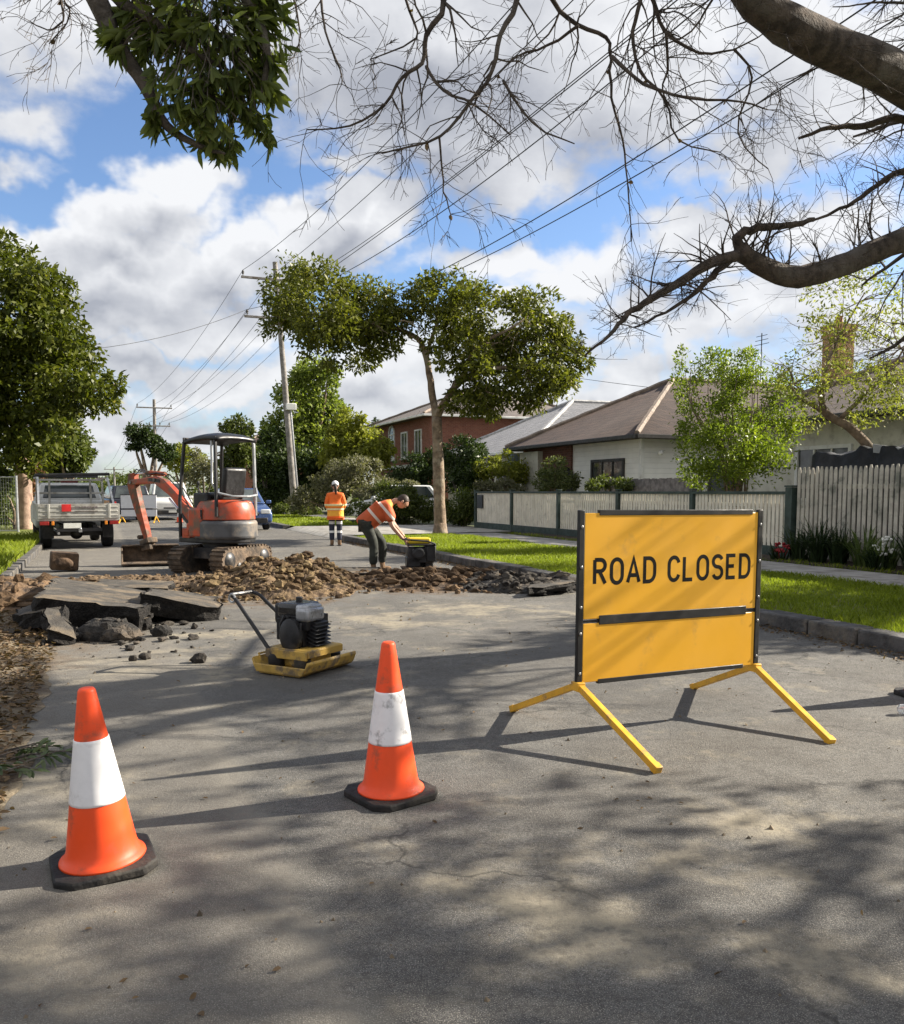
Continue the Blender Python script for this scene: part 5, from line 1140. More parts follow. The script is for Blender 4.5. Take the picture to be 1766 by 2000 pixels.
# undercarriage, slewed against the cab: own rotation
tang = math.atan2(-.94, -.35)-EXR; TM = Matrix.Rotation(tang, 3, 'Z')
for s_ in (-1, 1):
    mb = MB(); L, hh = 1.42, .40; r = hh/2; cx = L/2-r
    prof = [(cx+r*math.sin(a), r-r*math.cos(a)) for a in np.linspace(0, math.pi, 9)]+[(-cx-r*math.sin(a), r+r*math.cos(a)) for a in np.linspace(0, math.pi, 9)]
    vs = [(x, z+.02) for x, z in prof]; mb.prism(vs, s_*.41-.125, s_*.41+.125, 'y', TM)
    per = [(Vector((vs[i][0], 0, vs[i][1])), Vector((vs[(i+1) % len(vs)][0], 0, vs[(i+1) % len(vs)][1]))) for i in range(len(vs))]
    for a, b_ in per:
        m_ = max(1, int((b_-a).length/.09))
        for k in range(m_):
            p = a.lerp(b_, (k+.5)/m_); d = (b_-a).normalized(); n_ = Vector((d.z, 0, -d.x)); rot = Matrix((d, Vector((0, 1, 0)), n_)).transposed(); mb.box(TM @ (p+n_*.012+Vector((0, s_*.41, 0))), (.045, .262, .035), TM @ rot)
    tk = mb.build('track', mud, ex)
    for x in (-cx, cx):
        mb = MB(); mb.lathe([(.13, -.02), (.15, 0), (.13, .02), (.05, .05)], 14, TM @ Vector((x, s_*(.535), r+.02)), TM @ Matrix.Rotation(-s_*math.pi/2, 3, 'X'))
        mb.build('sprocket', exk, tk)
    for x in (-.25, 0, .25):
        mb = MB(); mb.lathe([(.06, 0), (.07, .02), (.03, .04)], 10, TM @ Vector((x, s_*.535, .11)), TM @ Matrix.Rotation(-s_*math.pi/2, 3, 'X'))
        mb.build('roller', exk, tk)
mb = MB(); mb.box((0, 0, .33), (.75, .62, .18), TM); mb.lathe([(.3, .40), (.3, .50)], 20); mb.build('undercarriage', exk, ex)
mb = MB(); pts = [(.0, 0), (.05, .05), (.02, .16), (.06, .28)]
mb.prism([(x, z) for x, z in pts]+[(x+.03, z) for x, z in pts[::-1]], -.5, .5, 'y', TM, TM @ Vector((-.85, 0, .10)))
for s_ in (-1, 1): mb.bar(TM @ Vector((-.3, s_*.2, .30)), TM @ Vector((-.82, s_*.3, .22)), .06, .08)
mb.build('dozer_blade', mud, ex, bevel=.008)
# slewing house: rounded tail
def outline(xf, yb, rr, sx=0.0):
    p = [(xf, -yb), (xf, yb)]; p += [(-.15, yb)]
    p += [(-.15+(-rr+.15)*math.sin(a)*1.0, yb*math.cos(a)) for a in np.linspace(0.15, math.pi-.15, 13)]
    return p+[(-.15, -yb)]
mb = MB(); mb.prism(outline(.52, .47, .66), .50, .60); mb.build('deck', exk, ex, bevel=.02)
mb = MB(); o_ = outline(.10, .505, .70); mb.prism(o_, .56, .88); mb.build('counterweight', exg, ex, bevel=.06, seg=4)
mb = MB(); o_ = outline(.06, .475, .66); n_ = len(o_)
vs = []; fs = []
for k, (z, s_) in enumerate(((.885, 1), (1.02, .985), (1.12, .94), (1.19, .86), (1.22, .70))): vs += [(-.2+(x+.2)*s_, y*s_, z) for x, y in o_]
for k in range(4):
    for i in range(n_): fs.append((k*n_+i, k*n_+(i+1) % n_, (k+1)*n_+(i+1) % n_, (k+1)*n_+i))
fs += [tuple(4*n_+i for i in range(n_)), tuple(range(n_))[::-1]]
mb.add(vs, fs); hood = mb.build('engine_hood', exo, ex, bevel=.015)
mb = MB(); mb.box((-.05, .49, 1.0), (.14, .02, .12)); mb.box((-.05, .482, .98), (.16, .012, .16)); mb.build('latch', exk, hood, bevel=.01)
mb = MB(); mb.box((.05, .43, .84), (.34, .16, .5)); mb.box((.26, .40, .72), (.16, .12, .24)); mb.build('side_panel', exo, ex, bevel=.04)
mb = MB(); mb.box((.30, .47, .66), (.20, .03, .16)); mb.box((.30, .488, .66), (.13, .012, .09)); mb.build('step_box', exo, ex, bevel=.01)
mb = MB(); mb.box((.3, 0, .62), (.42, .8, .04)); mb.build('floor_mat', rubber, ex)
# seat
mb = MB(); mb.box((-.10, -.02, 1.28), (.42, .46, .11), (0, -.06, 0)); mb.box((-.10, -.02, 1.20), (.36, .4, .1)); mb.build('seat', M('black_vinyl', (.016, .016, .018), .45, var=.2), ex, bevel=.035, seg=3)
mb = MB(); mb.box((-.34, -.02, 1.52), (.11, .46, .48), (0, -.18, 0)); bk = mb.build('backrest', M('black_vinyl', (0, 0, 0)), ex, bevel=.045, seg=3)
for s_ in (-1, 1):
    mb = MB(); mb.box((.05, s_*.34-.02, 1.16), (.34, .13, .36)); c_ = mb.build('control_console', exk, ex, bevel=.03)
    mb = MB(); mb.tube([(.14, s_*.34-.02, 1.32), (.17, s_*.33-.02, 1.44), (.17, s_*.33-.02, 1.48)], [.012, .012, .02], 8); mb.ell((.17, s_*.33-.02, 1.50), (.026, .022, .045)); mb.build('joystick', exk, c_)
for s_ in (-.12, .12):
    mb = MB(); mb.tube([(.46, s_, .6), (.42, s_, 1.0), (.40, s_, 1.12)], .012, 6); mb.ell((.40, s_, 1.13), (.025, .025, .03)); mb.build('travel_lever', exk, ex)
mb = MB(); mb.box((.47, 0, .80), (.07, .5, .34)); mb.build('front_panel', exo, ex, bevel=.02)
# canopy
ZR = 2.24
mb = MB(); vs = []; fs = []; nx, ny = 10, 10
for j in range(ny+1):
    for i in range(nx+1):
        u, v_ = -1+2*i/nx, -1+2*j/ny; e = max(abs(u)**4, abs(v_)**4); vs.append((u*.44-.02, v_*.43, ZR+.10*(1-.35*u*u-.25*v_*v_)-.07*e-.02*u))
for j in range(ny):
    for i in range(nx): a = j*(nx+1)+i; fs.append((a, a+1, a+nx+2, a+nx+1))
mb.sm = True; mb.add(vs, fs); rf = mb.build('canopy_roof', M('canopy_black', (.014, .0145, .016), .42, var=.3, scale=3, spec=.4), ex); s2 = rf.modifiers.new('thick', 'SOLIDIFY'); s2.thickness = .05
for (x, y, x2, y2, mt_) in ((.50, .44, .40, .40, exk), (.50, -.44, .40, -.40, exk), (-.42, .42, -.40, .40, exk), (-.44, -.40, -.42, -.40, silver)):  # rear right post takes silver to paint its sunlit grey
    mb = MB(); mb.tube([(x, y, .58 if x > 0 else .95), (x, y, 1.2), (x2, y2, ZR-.08), (x2*.92, y2*.92, ZR+.01)], .030, 8); mb.build('canopy_post', mt_, ex)
mb = MB(); mb.tube([(-.30, .40, ZR-.05), (-.33, .42, 1.75), (-.34, .44, 1.50), (-.42, .40, 1.34), (-.60, .22, 1.28), (-.64, -.1, 1.28), (-.55, -.34, 1.30), (-.46, -.40, 1.42)], .020, 8); mb.sm = True; mb.build('guard_rail', silver, ex)
mb = MB(); mb.box((.44, 0, ZR-.02), (.03, .78, .10)); mb.build('visor', exk, ex, bevel=.01)
def thing_part(name, parent): return parent
# boom in the plane y = yb
yb = 0.0; bx = .72
def ZZ(z): return z if z < .9 else .9+(z-.9)*.83
def plate(name, poly, w, mat, parent, bev=.012): mb = MB(); mb.prism([(x+bx, ZZ(z)) for x, z in poly], yb-w/2, yb+w/2, 'y'); return mb.build(name, mat, parent, bevel=bev)
mb = MB(); mb.box((.58, 0, .72), (.18, .22, .34)); mb.lathe([(.09, .52), (.09, .98)], 14, (bx, 0, 0)); mb.build('swing_bracket', exk, ex, bevel=.02)
rimm1 = M('pin_steel', (.20, .19, .18), .5, metal=.6, dirt=(.06, .05, .04))
stick_h = thing_part('hose_bundle', ex)
boom = plate('boom', [(-.07, .90), (.06, .84), (.56, 1.36), (1.00, 1.63), (1.70, 1.60), (1.76, 1.66), (1.70, 1.72), (1.00, 1.79), (.76, 1.72), (.38, 1.41), (-.02, 1.02)], .15, exo, ex, .02)
cyl = MB(); cyl.tube([(bx+.10, 0, ZZ(.80)), (bx+.40, 0, ZZ(1.06))], .045, 10); cyl.build('cylinder', exk, ex)
cyl = MB(); cyl.tube([(bx+.40, 0, ZZ(1.06)), (bx+.66, 0, ZZ(1.30))], .022, 8); cyl.build('cylinder_rod', chrome, ex)
cyl = MB(); cyl.tube([(bx+.75, 0, ZZ(1.83)), (bx+1.30, 0, ZZ(1.87))], .042, 10); c_ = cyl.build('cylinder', exd, ex)
cyl = MB(); cyl.tube([(bx+1.30, 0, ZZ(1.87)), (bx+1.76, 0, ZZ(1.84))], .02, 8); cyl.build('cylinder_rod', chrome, ex)
mb = MB()
for y in (-.05, .05): mb.tube([(bx-.05, y, ZZ(1.02)), (bx+.3, y, ZZ(1.50)), (bx+.7, y, ZZ(1.82)), (bx+.95, y, ZZ(1.86)), (bx+1.25, y, ZZ(1.82))], .012, 6)
mb.build('hose', exk, boom)
for y in (-.06, -.02, .03):
    mb = MB(); mb.tube([(bx+1.25, y, ZZ(1.84)), (bx+1.55, y*1.6, ZZ(1.95)), (bx+1.80, y*1.4, ZZ(1.72)), (bx+1.72, y*1.3, ZZ(1.35))], .011, 6); mb.build('hose', exk, stick_h)
mb = MB()
for s_ in (-1, 1): mb.box((bx+.98, s_*.078, ZZ(1.70)), (.34, .004, .06), (0, -.1, 0))
mb.build('dark_stripe', exk, boom)
for p_ in ((0, .95), (.98, 1.71), (1.70, 1.66)):
    mb = MB(); mb.tube([(bx+p_[0], -.095, ZZ(p_[1])), (bx+p_[0], .095, ZZ(p_[1]))], .034, 10); mb.build('pivot_pin', rimm1, boom)
stick = plate('stick', [(1.63, 1.86), (1.80, 1.86), (1.84, 1.60), (1.74, 1.30), (1.36, .44), (1.26, .44), (1.26, .50), (1.52, 1.30), (1.60, 1.62)], .12, exd, ex, .015)
cyl = MB(); cyl.tube([(bx+1.86, 0, ZZ(1.62)), (bx+1.66, 0, ZZ(1.06))], .038, 10); cyl.build('cylinder', exd, stick)
cyl = MB(); cyl.tube([(bx+1.66, 0, ZZ(1.06)), (bx+1.46, 0, ZZ(.62))], .018, 8); cyl.build('cylinder_rod', chrome, stick)
mb = MB(); mb.box((bx+1.31, 0, .44), (.26, .22, .10), (0, .3, 0)); mb.box((bx+1.33, 0, .36), (.20, .18, .16), (0, .2, .3)); mb.tube([(bx+1.46, -.12, .52), (bx+1.46, .12, .52)], .04, 8); mb.build('hitch', mud, ex, bevel=.015)
# wide mud bucket, tilted round on its hitch
BRt = Matrix.Rotation(R(-34), 3, 'Z'); bc = Vector((bx+1.25, 0, 0)); mb = MB(); wdt = 1.0
arcp = [(.20, .36), (.22, .22), (.18, .08), (.06, .02), (-.12, .015), (-.28, .06)]; inn = [(-.27, .085), (-.11, .045), (.05, .05), (.15, .10), (.19, .22), (.17, .36)]
mb.prism(arcp+inn, -wdt/2, wdt/2, 'y', BRt, bc)
for s_ in (-1, 1): mb.prism([(.20, .36), (.22, .22), (.18, .08), (.06, .02), (-.12, .015), (-.28, .06), (-.10, .22), (.02, .36)], s_*wdt/2-.015, s_*wdt/2+.015, 'y', BRt, bc)
mb.box(bc+BRt @ Vector((.10, 0, .37)), (.22, wdt, .025), BRt); bk = mb.build('bucket', mud, ex, bevel=.006)
mb = MB(); mb.box(bc+BRt @ Vector((-.29, 0, .065)), (.10, wdt+.02, .022), BRt @ Matrix.Rotation(-.3, 3, 'Y')); mb.build('cutting_edge', mud, bk)
# ================================================================ plate compactor on the road
cy = M('worn_yellow', (.50, .32, .070), .6, var=.18, scale=6, dirt=(.16, .12, .075), dirt_amt=.55, dscale=7)
cpl = thing('plate_compactor', 'yellow plate compactor with black engine and folded back handle standing on the road', 'compactor', G(596, 1307), math.atan2(-.5, .87)); cpl.scale = (.90, .90, .90)
mb = MB(); Lp, Wp = .30, .33
vs = []; fs = []; prof = [(-Lp, .115), (-Lp+.03, .045), (-Lp+.09, .008), (Lp-.09, .008), (Lp-.03, .045), (Lp, .115)]
poly = prof+[(x*.96, z+.022) for x, z in prof[::-1]]
mb.prism(poly, -Wp, Wp, 'y')
for s_ in (-1, 1): mb.prism([(-Lp+.06, .02), (Lp-.06, .02), (Lp-.02, .085), (-Lp+.02, .085)], s_*Wp-.012, s_*Wp+.012, 'y')
mb.build('base_plate', cy, cpl, bevel=.006)
for x in (-.24, .24):
    for y in (-.26, .26):
        pass
mb = MB(); mb.lathe([(.055, .03), (.07, .06), (.07, .13), (.055, .16)], 14, (-.14, -.2, 0)); mb.lathe([(.055, .03), (.07, .06), (.07, .13), (.055, .16)], 14, (-.14, .2, 0)); mb.lathe([(.055, .03), (.07, .06), (.07, .13)], 14, (.14, -.2, 0)); mb.lathe([(.055, .03), (.07, .06), (.07, .13)], 14, (.14, .2, 0)); mb.build('rubber_mount', rubber, cpl)
mb = MB(); mb.box((.02, 0, .10), (.30, .34, .12)); mb.tube([(.05, -.2, .12), (.05, .2, .12)], .075, 12); mb.build('exciter', cy, cpl, bevel=.02)
mb = MB(); mb.box((0, 0, .195), (.44, .46, .030)); mb.box((.0, -.24, .165), (.44, .02, .075)); mb.box((.22, .0, .175), (.02, .46, .06)); mb.build('engine_bed', cy, cpl, bevel=.006)
mb = MB(); mb.box((0, 0, .29), (.27, .28, .16)); mb.box((.02, .02, .39), (.34, .34, .10)); mb.lathe([(.10, .0), (.128, .02), (.128, .08), (.10, .10), (.04, .115)], 20, (.03, -.15, .30), Matrix.Rotation(math.pi/2, 3, 'X')); mb.box((.15, .03, .31), (.14, .2, .20), (0, .25, 0)); mb.box((-.17, -.05, .33), (.10, .16, .16)); mb.tube([(-.10, -.19, .26), (-.10, -.2, .38), (-.05, -.2, .44)], .018, 6); mb.box((-.06, -.175, .39), (.10, .04, .09)); mb.tube([(.12, -.2, .22), (.16, -.2, .40)], .012, 6)
for k in range(7): mb.box((.16, .03, .22+k*.028), (.20, .24, .008), (0, .25, 0))
eng = mb.build('engine', exk, cpl, bevel=.010)
mb = MB(); mb.box((-.05, .02, .475), (.30, .34, .11)); mb.build('fuel_tank', M('tank_black', (.02, .02, .022), .25, var=.2, scale=4, spec=.7), cpl, bevel=.035, seg=4)
mb = MB(); mb.box((-.24, .04, .44), (.12, .22, .15)); mb.box((-.235, .04, .34), (.08, .14, .1)); mb.build('air_cleaner', exk, cpl, bevel=.02)
mb = MB(); mb.box((.15, -.05, .455), (.17, .26, .10)); mb.build('muffler_guard', M('bright_shield', (.40, .41, .43), .35, metal=.5, var=.25, scale=9, dirt=(.1, .09, .08)), cpl, bevel=.025)
mb = MB(); mb.lathe([(.035, .53), (.035, .56), (.03, .565)], 14, (-.06, .04, 0)); mb.build('fuel_cap', exk, cpl)
mb = MB(); mb.box((.13, -.04, .47), (.16, .24, .11)); mb.build('muffler_guard', M('bright_shield', (.45, .46, .48), .3, metal=.6, var=.15), cpl, bevel=.02)
for q_ in cpl.children:
    if q_.name.split('.')[0] in ('engine', 'fuel_tank', 'air_cleaner', 'muffler_guard', 'fuel_cap'): q_.scale = (.84, .84, 1.14); q_.location = (-.03, 0, -.03)
for y in (-.235, .235):
    mb = MB(); mb.tube([(-.16, y, .16), (-.26, y*.97, .26), (-.64, y*.66, .585), (-.68, y*.62, .60)], .017, 8); mb.build('handle_arm', exk, cpl)
mb = MB(); mb.tube([(-.67, .148, .598), (-.71, .12, .612), (-.71, -.12, .612), (-.67, -.148, .598)], .017, 8); mb.build('handle_bar', exk, cpl)
mb = MB(); mb.tube([(-.67+.035*math.cos(a), -.160, .585+.035*math.sin(a)) for a in np.linspace(0, 2*math.pi, 14)], .010, 6); mb.build('handle_hook', silver, cpl)
for x in (-.27,):
    mb = MB(); mb.tube([(x, -.25, .09), (x-.02, -.25, .15), (x-.02, -.14, .15), (x, -.14, .09)], .010, 6); mb.build('lift_loop', cy, cpl)
# ================================================================ machine the worker leans over
rm_ = thing('rammer', 'upright black engine machine with yellow tank top, steadied by the bending worker', 'rammer', at(818, 1108, 14.75)-Vector((0, 0, at(818, 1108, 14.75).z)), R(10)); rm_.scale = (1.05, 1.05, .88)
mb = MB(); mb.prism([(-.24, .0), (.22, .0), (.30, .06), (.30, .10), (-.28, .10)], -.22, .22, 'y'); mb.build('foot', mud, rm_, bevel=.01)
mb = MB(); mb.lathe([(.10, .08), (.085, .10), (.10, .12), (.085, .14), (.10, .16), (.085, .18), (.10, .20), (.085, .22), (.10, .24)], 16); mb.build('bellows', rubber, rm_)
mb = MB(); mb.box((.02, 0, .33), (.42, .30, .30)); mb.box((.18, 0, .36), (.16, .36, .30)); mb.box((-.1, -.02, .20), (.22, .26, .2)); mb.box((.16, .02, .16), (.14, .22, .2)); mb.lathe([(.11, 0), (.12, .05), (.09, .08)], 16, (-.02, -.13, .37), Matrix.Rotation(math.pi/2, 3, 'X')); mb.box((-.14, -.03, .36), (.10, .22, .18)); mb.build('engine', exk, rm_, bevel=.02)
mb = MB(); mb.box((-.06, -.145, .40), (.12, .03, .10)); mb.build('muffler', silver, rm_, bevel=.015)
mb = MB(); mb.box((.03, 0, .53), (.46, .36, .035)); mb.build('guard_plate', exk, rm_, bevel=.01)
mb = MB(); mb.box((.0, 0, .605), (.36, .26, .115)); mb.build('tank', M('tank_yellow', (.70, .50, .03), .4, var=.08, dirt=(.4, .3, .1), dirt_amt=.3), rm_, bevel=.03, seg=3)
mb = MB(); mb.tube([(-.26, -.2, .64), (-.26, .2, .64)], .016, 8)
for y in (-.2, .2): mb.tube([(-.26, y, .64), (.12, y, .60), (.24, y, .55), (.24, y, .5)], .016, 8)
mb.build('handle', exk, rm_)
# ================================================================ vehicles
carglass = M('car_glass', (.018, .022, .024), .07, scale=1.2, col2=(.07, .085, .085), spec=.8)
tyre = M('tyre', (.014, .014, .014), .85, scale=9, var=.4, dirt=(.07, .06, .05), dirt_amt=.35)
rimm = M('rim', (.36, .36, .37), .4, metal=.6, var=.15)
redl = M('tail_lamp', (.42, .02, .015), .25, var=.1); amb = M('amber_lamp', (.60, .20, .02), .3, var=.1); hl = M('head_lamp', (.65, .67, .70), .12, var=.1, spec=.8)
plt = M('number_plate', (.62, .62, .58), .5, var=.1, scale=14)
def wheel(parent, c, r, w, rim=True):
    # axle along local x
    m = Matrix.Rotation(math.pi/2, 3, 'Y'); s_ = 1 if c[0] > 0 else -1
    wh = MB(); wh.sm = True; wh.lathe([(r*.60, -w/2), (r*.93, -w/2), (r, -w*.32), (r, w*.32), (r*.93, w/2), (r*.60, w/2)], 24, c, m)
    for k in range(24): pass
    t_ = wh.build('wheel', tyre, parent)
    rb = MB(); rb.lathe([(r*.62, -w*.42), (r*.60, w*.38*1), (r*.2, w*.30)], 18, c, m if s_ > 0 else Matrix.Rotation(-math.pi/2, 3, 'Y')); rb.lathe([(r*.18, w*.3), (r*.15, w*.42)], 10, c, m if s_ > 0 else Matrix.Rotation(-math.pi/2, 3, 'Y')); rb.build('rim', rimm, t_); return t_
# --- ute with a tray
UT = RP(-.45, 22.35, 0); ut = thing('ute', 'grey dropside tray ute with rear rack, parked facing away on the left', 'ute', UT, PHI+R(6))
alu = M('tray_aluminium', (.42, .41, .375), .5, metal=.25, var=.12, scale=4, dirt=(.22, .20, .17), dirt_amt=.5)
upt = M('ute_paint', (.58, .58, .56), .35, metal=.3, var=.06)
mb = MB(); mb.box((0, 1.2, .70), (1.78, 2.4, .06)); mb.build('tray_floor', alu, ut, bevel=.008)
mb = MB(); mb.box((0, .0, .90), (1.78, .04, .34))
for k in range(3): mb.box((0, -.024, .80+k*.10), (1.70, .012, .035))
for s_ in (-1, 1): mb.box((s_*.66, -.03, .90), (.05, .02, .34))
tg = mb.build('tailgate', alu, ut, bevel=.006)
mb = MB(); mb.box((-.28, -.035, .98), (.20, .012, .17)); mb.build('emblem', M('red_badge', (.55, .02, .02), .5), tg)
mb = MB()
for x, w in ((-.04, .10), (.10, .09), (.22, .11), (.36, .08)): mb.box((x, -.034, .99), (w, .008, .05))
mb.box((.16, -.034, .90), (.5, .008, .02)); mb.build('faded_marking', M('faded_ink', (.13, .11, .11), .7, var=.5, scale=20), tg)
for s_ in (-1, 1):
    mb = MB(); mb.box((s_*.875, 1.2, .90), (.03, 2.36, .34)); mb.build('side_board', alu, ut, bevel=.006)
    mb = MB(); mb.box((s_*.76, -.02, .62), (.20, .05, .085)); mb.build('tail_light', M('tail_lamp_dull', (.22, .015, .012), .3, var=.2), ut, bevel=.01); mb = MB(); mb.box((s_*.58, -.02, .62), (.06, .05, .09)); mb.build('indicator', amb, ut, bevel=.01)
    mb = MB(); mb.prism([(.36, .66), (.55, .72), (1.25, .72), (1.44, .66), (1.40, .62), (1.22, .68), (.58, .68), (.40, .62)], s_*.66-.13, s_*.66+.13, 'x'); mb.build('mudguard', exk, ut)
    mb = MB(); mb.box((s_*.66, .40, .42), (.24, .012, .34)); mb.build('mud_flap', rubber, ut)
    wheel(ut, (s_*.70, .95, .34), .34, .24); wheel(ut, (s_*.72, 4.05, .34), .34, .22)
mb = MB(); mb.box((0, 2.4, 1.32), (1.70, .05, .05)); mb.box((0, 2.4, 1.66), (1.62, .05, .05))
for x in (-.80, -.5, .5, .80): mb.bar((x, 2.4, .73), (x*.97, 2.4, 1.66), .05)
mb.build('headboard', alu, ut, bevel=.005)
mb = MB()
for s_ in (-1, 1): mb.bar((s_*.85, .2, .74), (s_*.80, 1.4, 1.70), .045); mb.bar((s_*.80, 1.4, 1.70), (s_*.78, 3.6, 1.72), .045)
mb.build('ladder_rack', silver, ut); mb = MB(); mb.tube([(-.86, 1.45, 1.76), (.86, 1.45, 1.80)], .04, 8); mb.tube([(-.8, 3.5, 1.76), (.8, 3.5, 1.76)], .03, 8); mb.build('rack_bar', exk, ut)
mb = MB(); mb.prism([(2.55, .55), (2.55, 1.15), (4.15, 1.12), (5.05, 1.0), (5.2, .85), (5.2, .48), (2.6, .42)], -.84, .84, 'x'); mb.build('body', upt, ut, bevel=.06, seg=3)
mb = MB(); vs = [(-.80, 2.58, 1.12), (.80, 2.58, 1.12), (.80, 4.2, 1.10), (-.80, 4.2, 1.10), (-.68, 2.72, 1.58), (.68, 2.72, 1.58), (.68, 3.55, 1.60), (-.68, 3.55, 1.60)]; mb.add(vs, [(3, 2, 1, 0), (4, 5, 6, 7), (0, 1, 5, 4), (1, 2, 6, 5), (2, 3, 7, 6), (3, 0, 4, 7)]); mb.build('cab', upt, ut, bevel=.05, seg=3)
def quad(mb, a, b_, c_, d, off): a, b_, c_, d = map(Vector, (a, b_, c_, d)); n_ = (b_-a).cross(d-a).normalized(); mb.add([p+n_*off for p in (a, b_, c_, d)]+[p-n_*.004 for p in (a, b_, c_, d)], [(0, 1, 2, 3), (7, 6, 5, 4), (0, 4, 5, 1), (1, 5, 6, 2), (2, 6, 7, 3), (3, 7, 4, 0)])
mb = MB(); quad(mb, (-.64, 2.61, 1.19), (.64, 2.61, 1.19), (.57, 2.71, 1.52), (-.57, 2.71, 1.52), .012); mb.build('rear_window', carglass, ut)
mb = MB(); quad(mb, (.795, 2.75, 1.17), (.795, 3.95, 1.15), (.69, 3.5, 1.53), (.69, 2.85, 1.53), .012); mb.build('side_window', carglass, ut)
mb = MB(); mb.box((0, 2.56, 1.61), (.42, .04, .05)); mb.build('brake_light', M('dark_red', (.12, .015, .015), .3), ut)
mb = MB(); mb.box((-.16, -.015, .56), (.38, .02, .12)); mb.build('number_plate', plt, ut)
mb = MB(); mb.box((-.35, 2.2, .50), (.10, 4.2, .14)); mb.box((.35, 2.2, .50), (.10, 4.2, .14)); mb.box((0, .95, .34), (1.3, .12, .12)); mb.ell((0, .95, .34), (.15, .17, .15)); mb.box((0, .1, .46), (1.0, .08, .08)); mb.box((.25, 1.9, .45), (.5, .8, .25)); mb.build('chassis', exk, ut)
mb = MB(); mb.box((0, -.08, .44), (.07, .18, .06)); mb.ell((0, -.17, .49), (.03, .03, .03)); mb.build('tow_ball', silver, ut)
mb = MB(); mb.tube([(-.45, 2.0, .40), (-.46, .2, .40), (-.46, -.02, .38)], .03, 8); mb.build('exhaust', rimm, ut)
# --- cars from a side profile
def car(label, loc, rz, L, Wd, prof, cab, paint, wr=.32, wb=(.17, .80), front_y=True, name='parked_car', cat='car', group=None):
    c = thing(name, label, cat, loc, rz, group); h = Wd/2; mb = MB(); mb.prism([(a*L, z) for a, z in prof], -h, h, 'x'); mb.build('body', paint, c, bevel=.09, seg=3)
    (a0, z0), (a1, z1), (a2, z2), (a3, z3) = cab; b0, b1 = h*.93, h*.76
    vs = [(-b0, a0*L, z0), (b0, a0*L, z0), (b0, a3*L, z3), (-b0, a3*L, z3), (-b1, a1*L, z1), (b1, a1*L, z1), (b1, a2*L, z2), (-b1, a2*L, z2)]
    mb = MB(); mb.add(vs, [(3, 2, 1, 0), (4, 5, 6, 7), (0, 1, 5, 4), (1, 2, 6, 5), (2, 3, 7, 6), (3, 0, 4, 7)]); mb.build('cabin', paint, c, bevel=.06, seg=3)
    V = [Vector(v) for v in vs]
    def win(nm, i, j_, k, l, m=.09):
        a, b_, c_, d = V[i], V[j_], V[k], V[l]; ce = (a+b_+c_+d)/4; q = [p+(ce-p)*m*2 for p in (a, b_, c_, d)]; w_ = MB(); quad(w_, *q, .014); w_.build(nm, carglass, c)
    win('windscreen', 2, 3, 7, 6); win('rear_window', 0, 1, 5, 4); win('side_window', 1, 2, 6, 5); win('side_window', 3, 0, 4, 7)
    for s_ in (-1, 1):
        for f in wb: wheel(c, (s_*(h-.10), f*L, wr), wr, .2)
        mb = MB(); mb.box((s_*h*.72, L*.985, .66), (.34, .10, .16)); mb.build('headlight', hl, c, bevel=.03)
        mb = MB(); mb.box((s_*h*.80, L*.008, .80), (.20, .08, .26)); mb.build('tail_light', redl, c, bevel=.02)
        mb = MB(); mb.box((s_*(h+.07), a3*L-.12+.0, z3+.06), (.18, .10, .12)); mb.build('mirror', paint, c, bevel=.03)
    mb = MB(); mb.box((0, L*.995, .36), (Wd*.8, .06, .18)); mb.box((0, L*.995, .58), (Wd*.45, .05, .10)); mb.build('grille', exk, c, bevel=.02)
    mb = MB(); mb.box((0, L+.035, .42), (.36, .012, .11)); mb.build('number_plate', plt, c); return c
hatch = [(.0, .30), (.0, .86), (.03, .95), (.70, .93), (.93, .76), (.995, .62), (1.0, .30), (.9, .20), (.1, .20)]
b = at(516, 1024, 33.5); b.z = 0
bl = M('car_blue', (.07, .12, .27), .25, metal=.4, var=.06, spec=.6)
car('pale blue hatchback parked at the right kerb facing the camera', RP(4.75, 34.6, 0), PHI+math.pi, 4.0, 1.70, hatch, [(.02, .93), (.10, 1.46), (.52, 1.48), (.74, .93)], bl)
fwd = [(.0, .45), (.0, 1.05), (.70, 1.05), (.97, 1.0), (1.0, .85), (1.0, .45), (.9, .35), (.1, .35)]
car('white four wheel drive facing the camera behind the excavator boom', RP(3.2, 48, 0), PHI+math.pi, 4.7, 1.85, fwd, [(.01, 1.03), (.04, 1.80), (.60, 1.82), (.72, 1.03)], M('car_white', (.66, .66, .65), .3, var=.04), .38)
car('dark wagon with red tail lights seen behind the excavator stick', RP(1.3, 41, 0), PHI+R(6), 4.6, 1.80, fwd, [(.01, 1.03), (.06, 1.62), (.58, 1.62), (.74, 1.03)], M('car_dark', (.02, .022, .035), .25, var=.1, spec=.6), .36)
b = at(822, 960, 37.2); b.z = .12
car('white car half hidden behind the shrubs left of the street tree', b+RX*1.0, PHI+R(75), 4.2, 1.75, hatch, [(.04, .93), (.14, 1.50), (.55, 1.52), (.74, .93)], MATS['car_white'])
# --- white board barrier (the far side of another sign) across the street
bb = at(272, 1015, 38.0); bb.z = 0
br_ = thing('barrier_board', 'white backed road sign on yellow legs standing across the far street', 'road sign', bb, R(8))
wb_ = M('board_white', (.72, .74, .80), .45, var=.04)
for z, hh in ((.92, .58), (.42, .30)): mb = MB(); mb.box((0, 0, z), (1.5, .03, hh)); mb.build('panel', wb_, br_, bevel=.01)
mb = MB()
for z in (1.22, .60, .26): mb.box((0, .0, z), (1.54, .05, .03))
mb.build('channel_strip', exk, br_)
for s_ in (-1, 1):
    mb = MB(); mb.bar((s_*.72, 0, .28), (s_*.72, -.6, 0), .04); mb.bar((s_*.72, 0, .28), (s_*.72, .6, 0), .04); mb.build('leg', legy, br_)
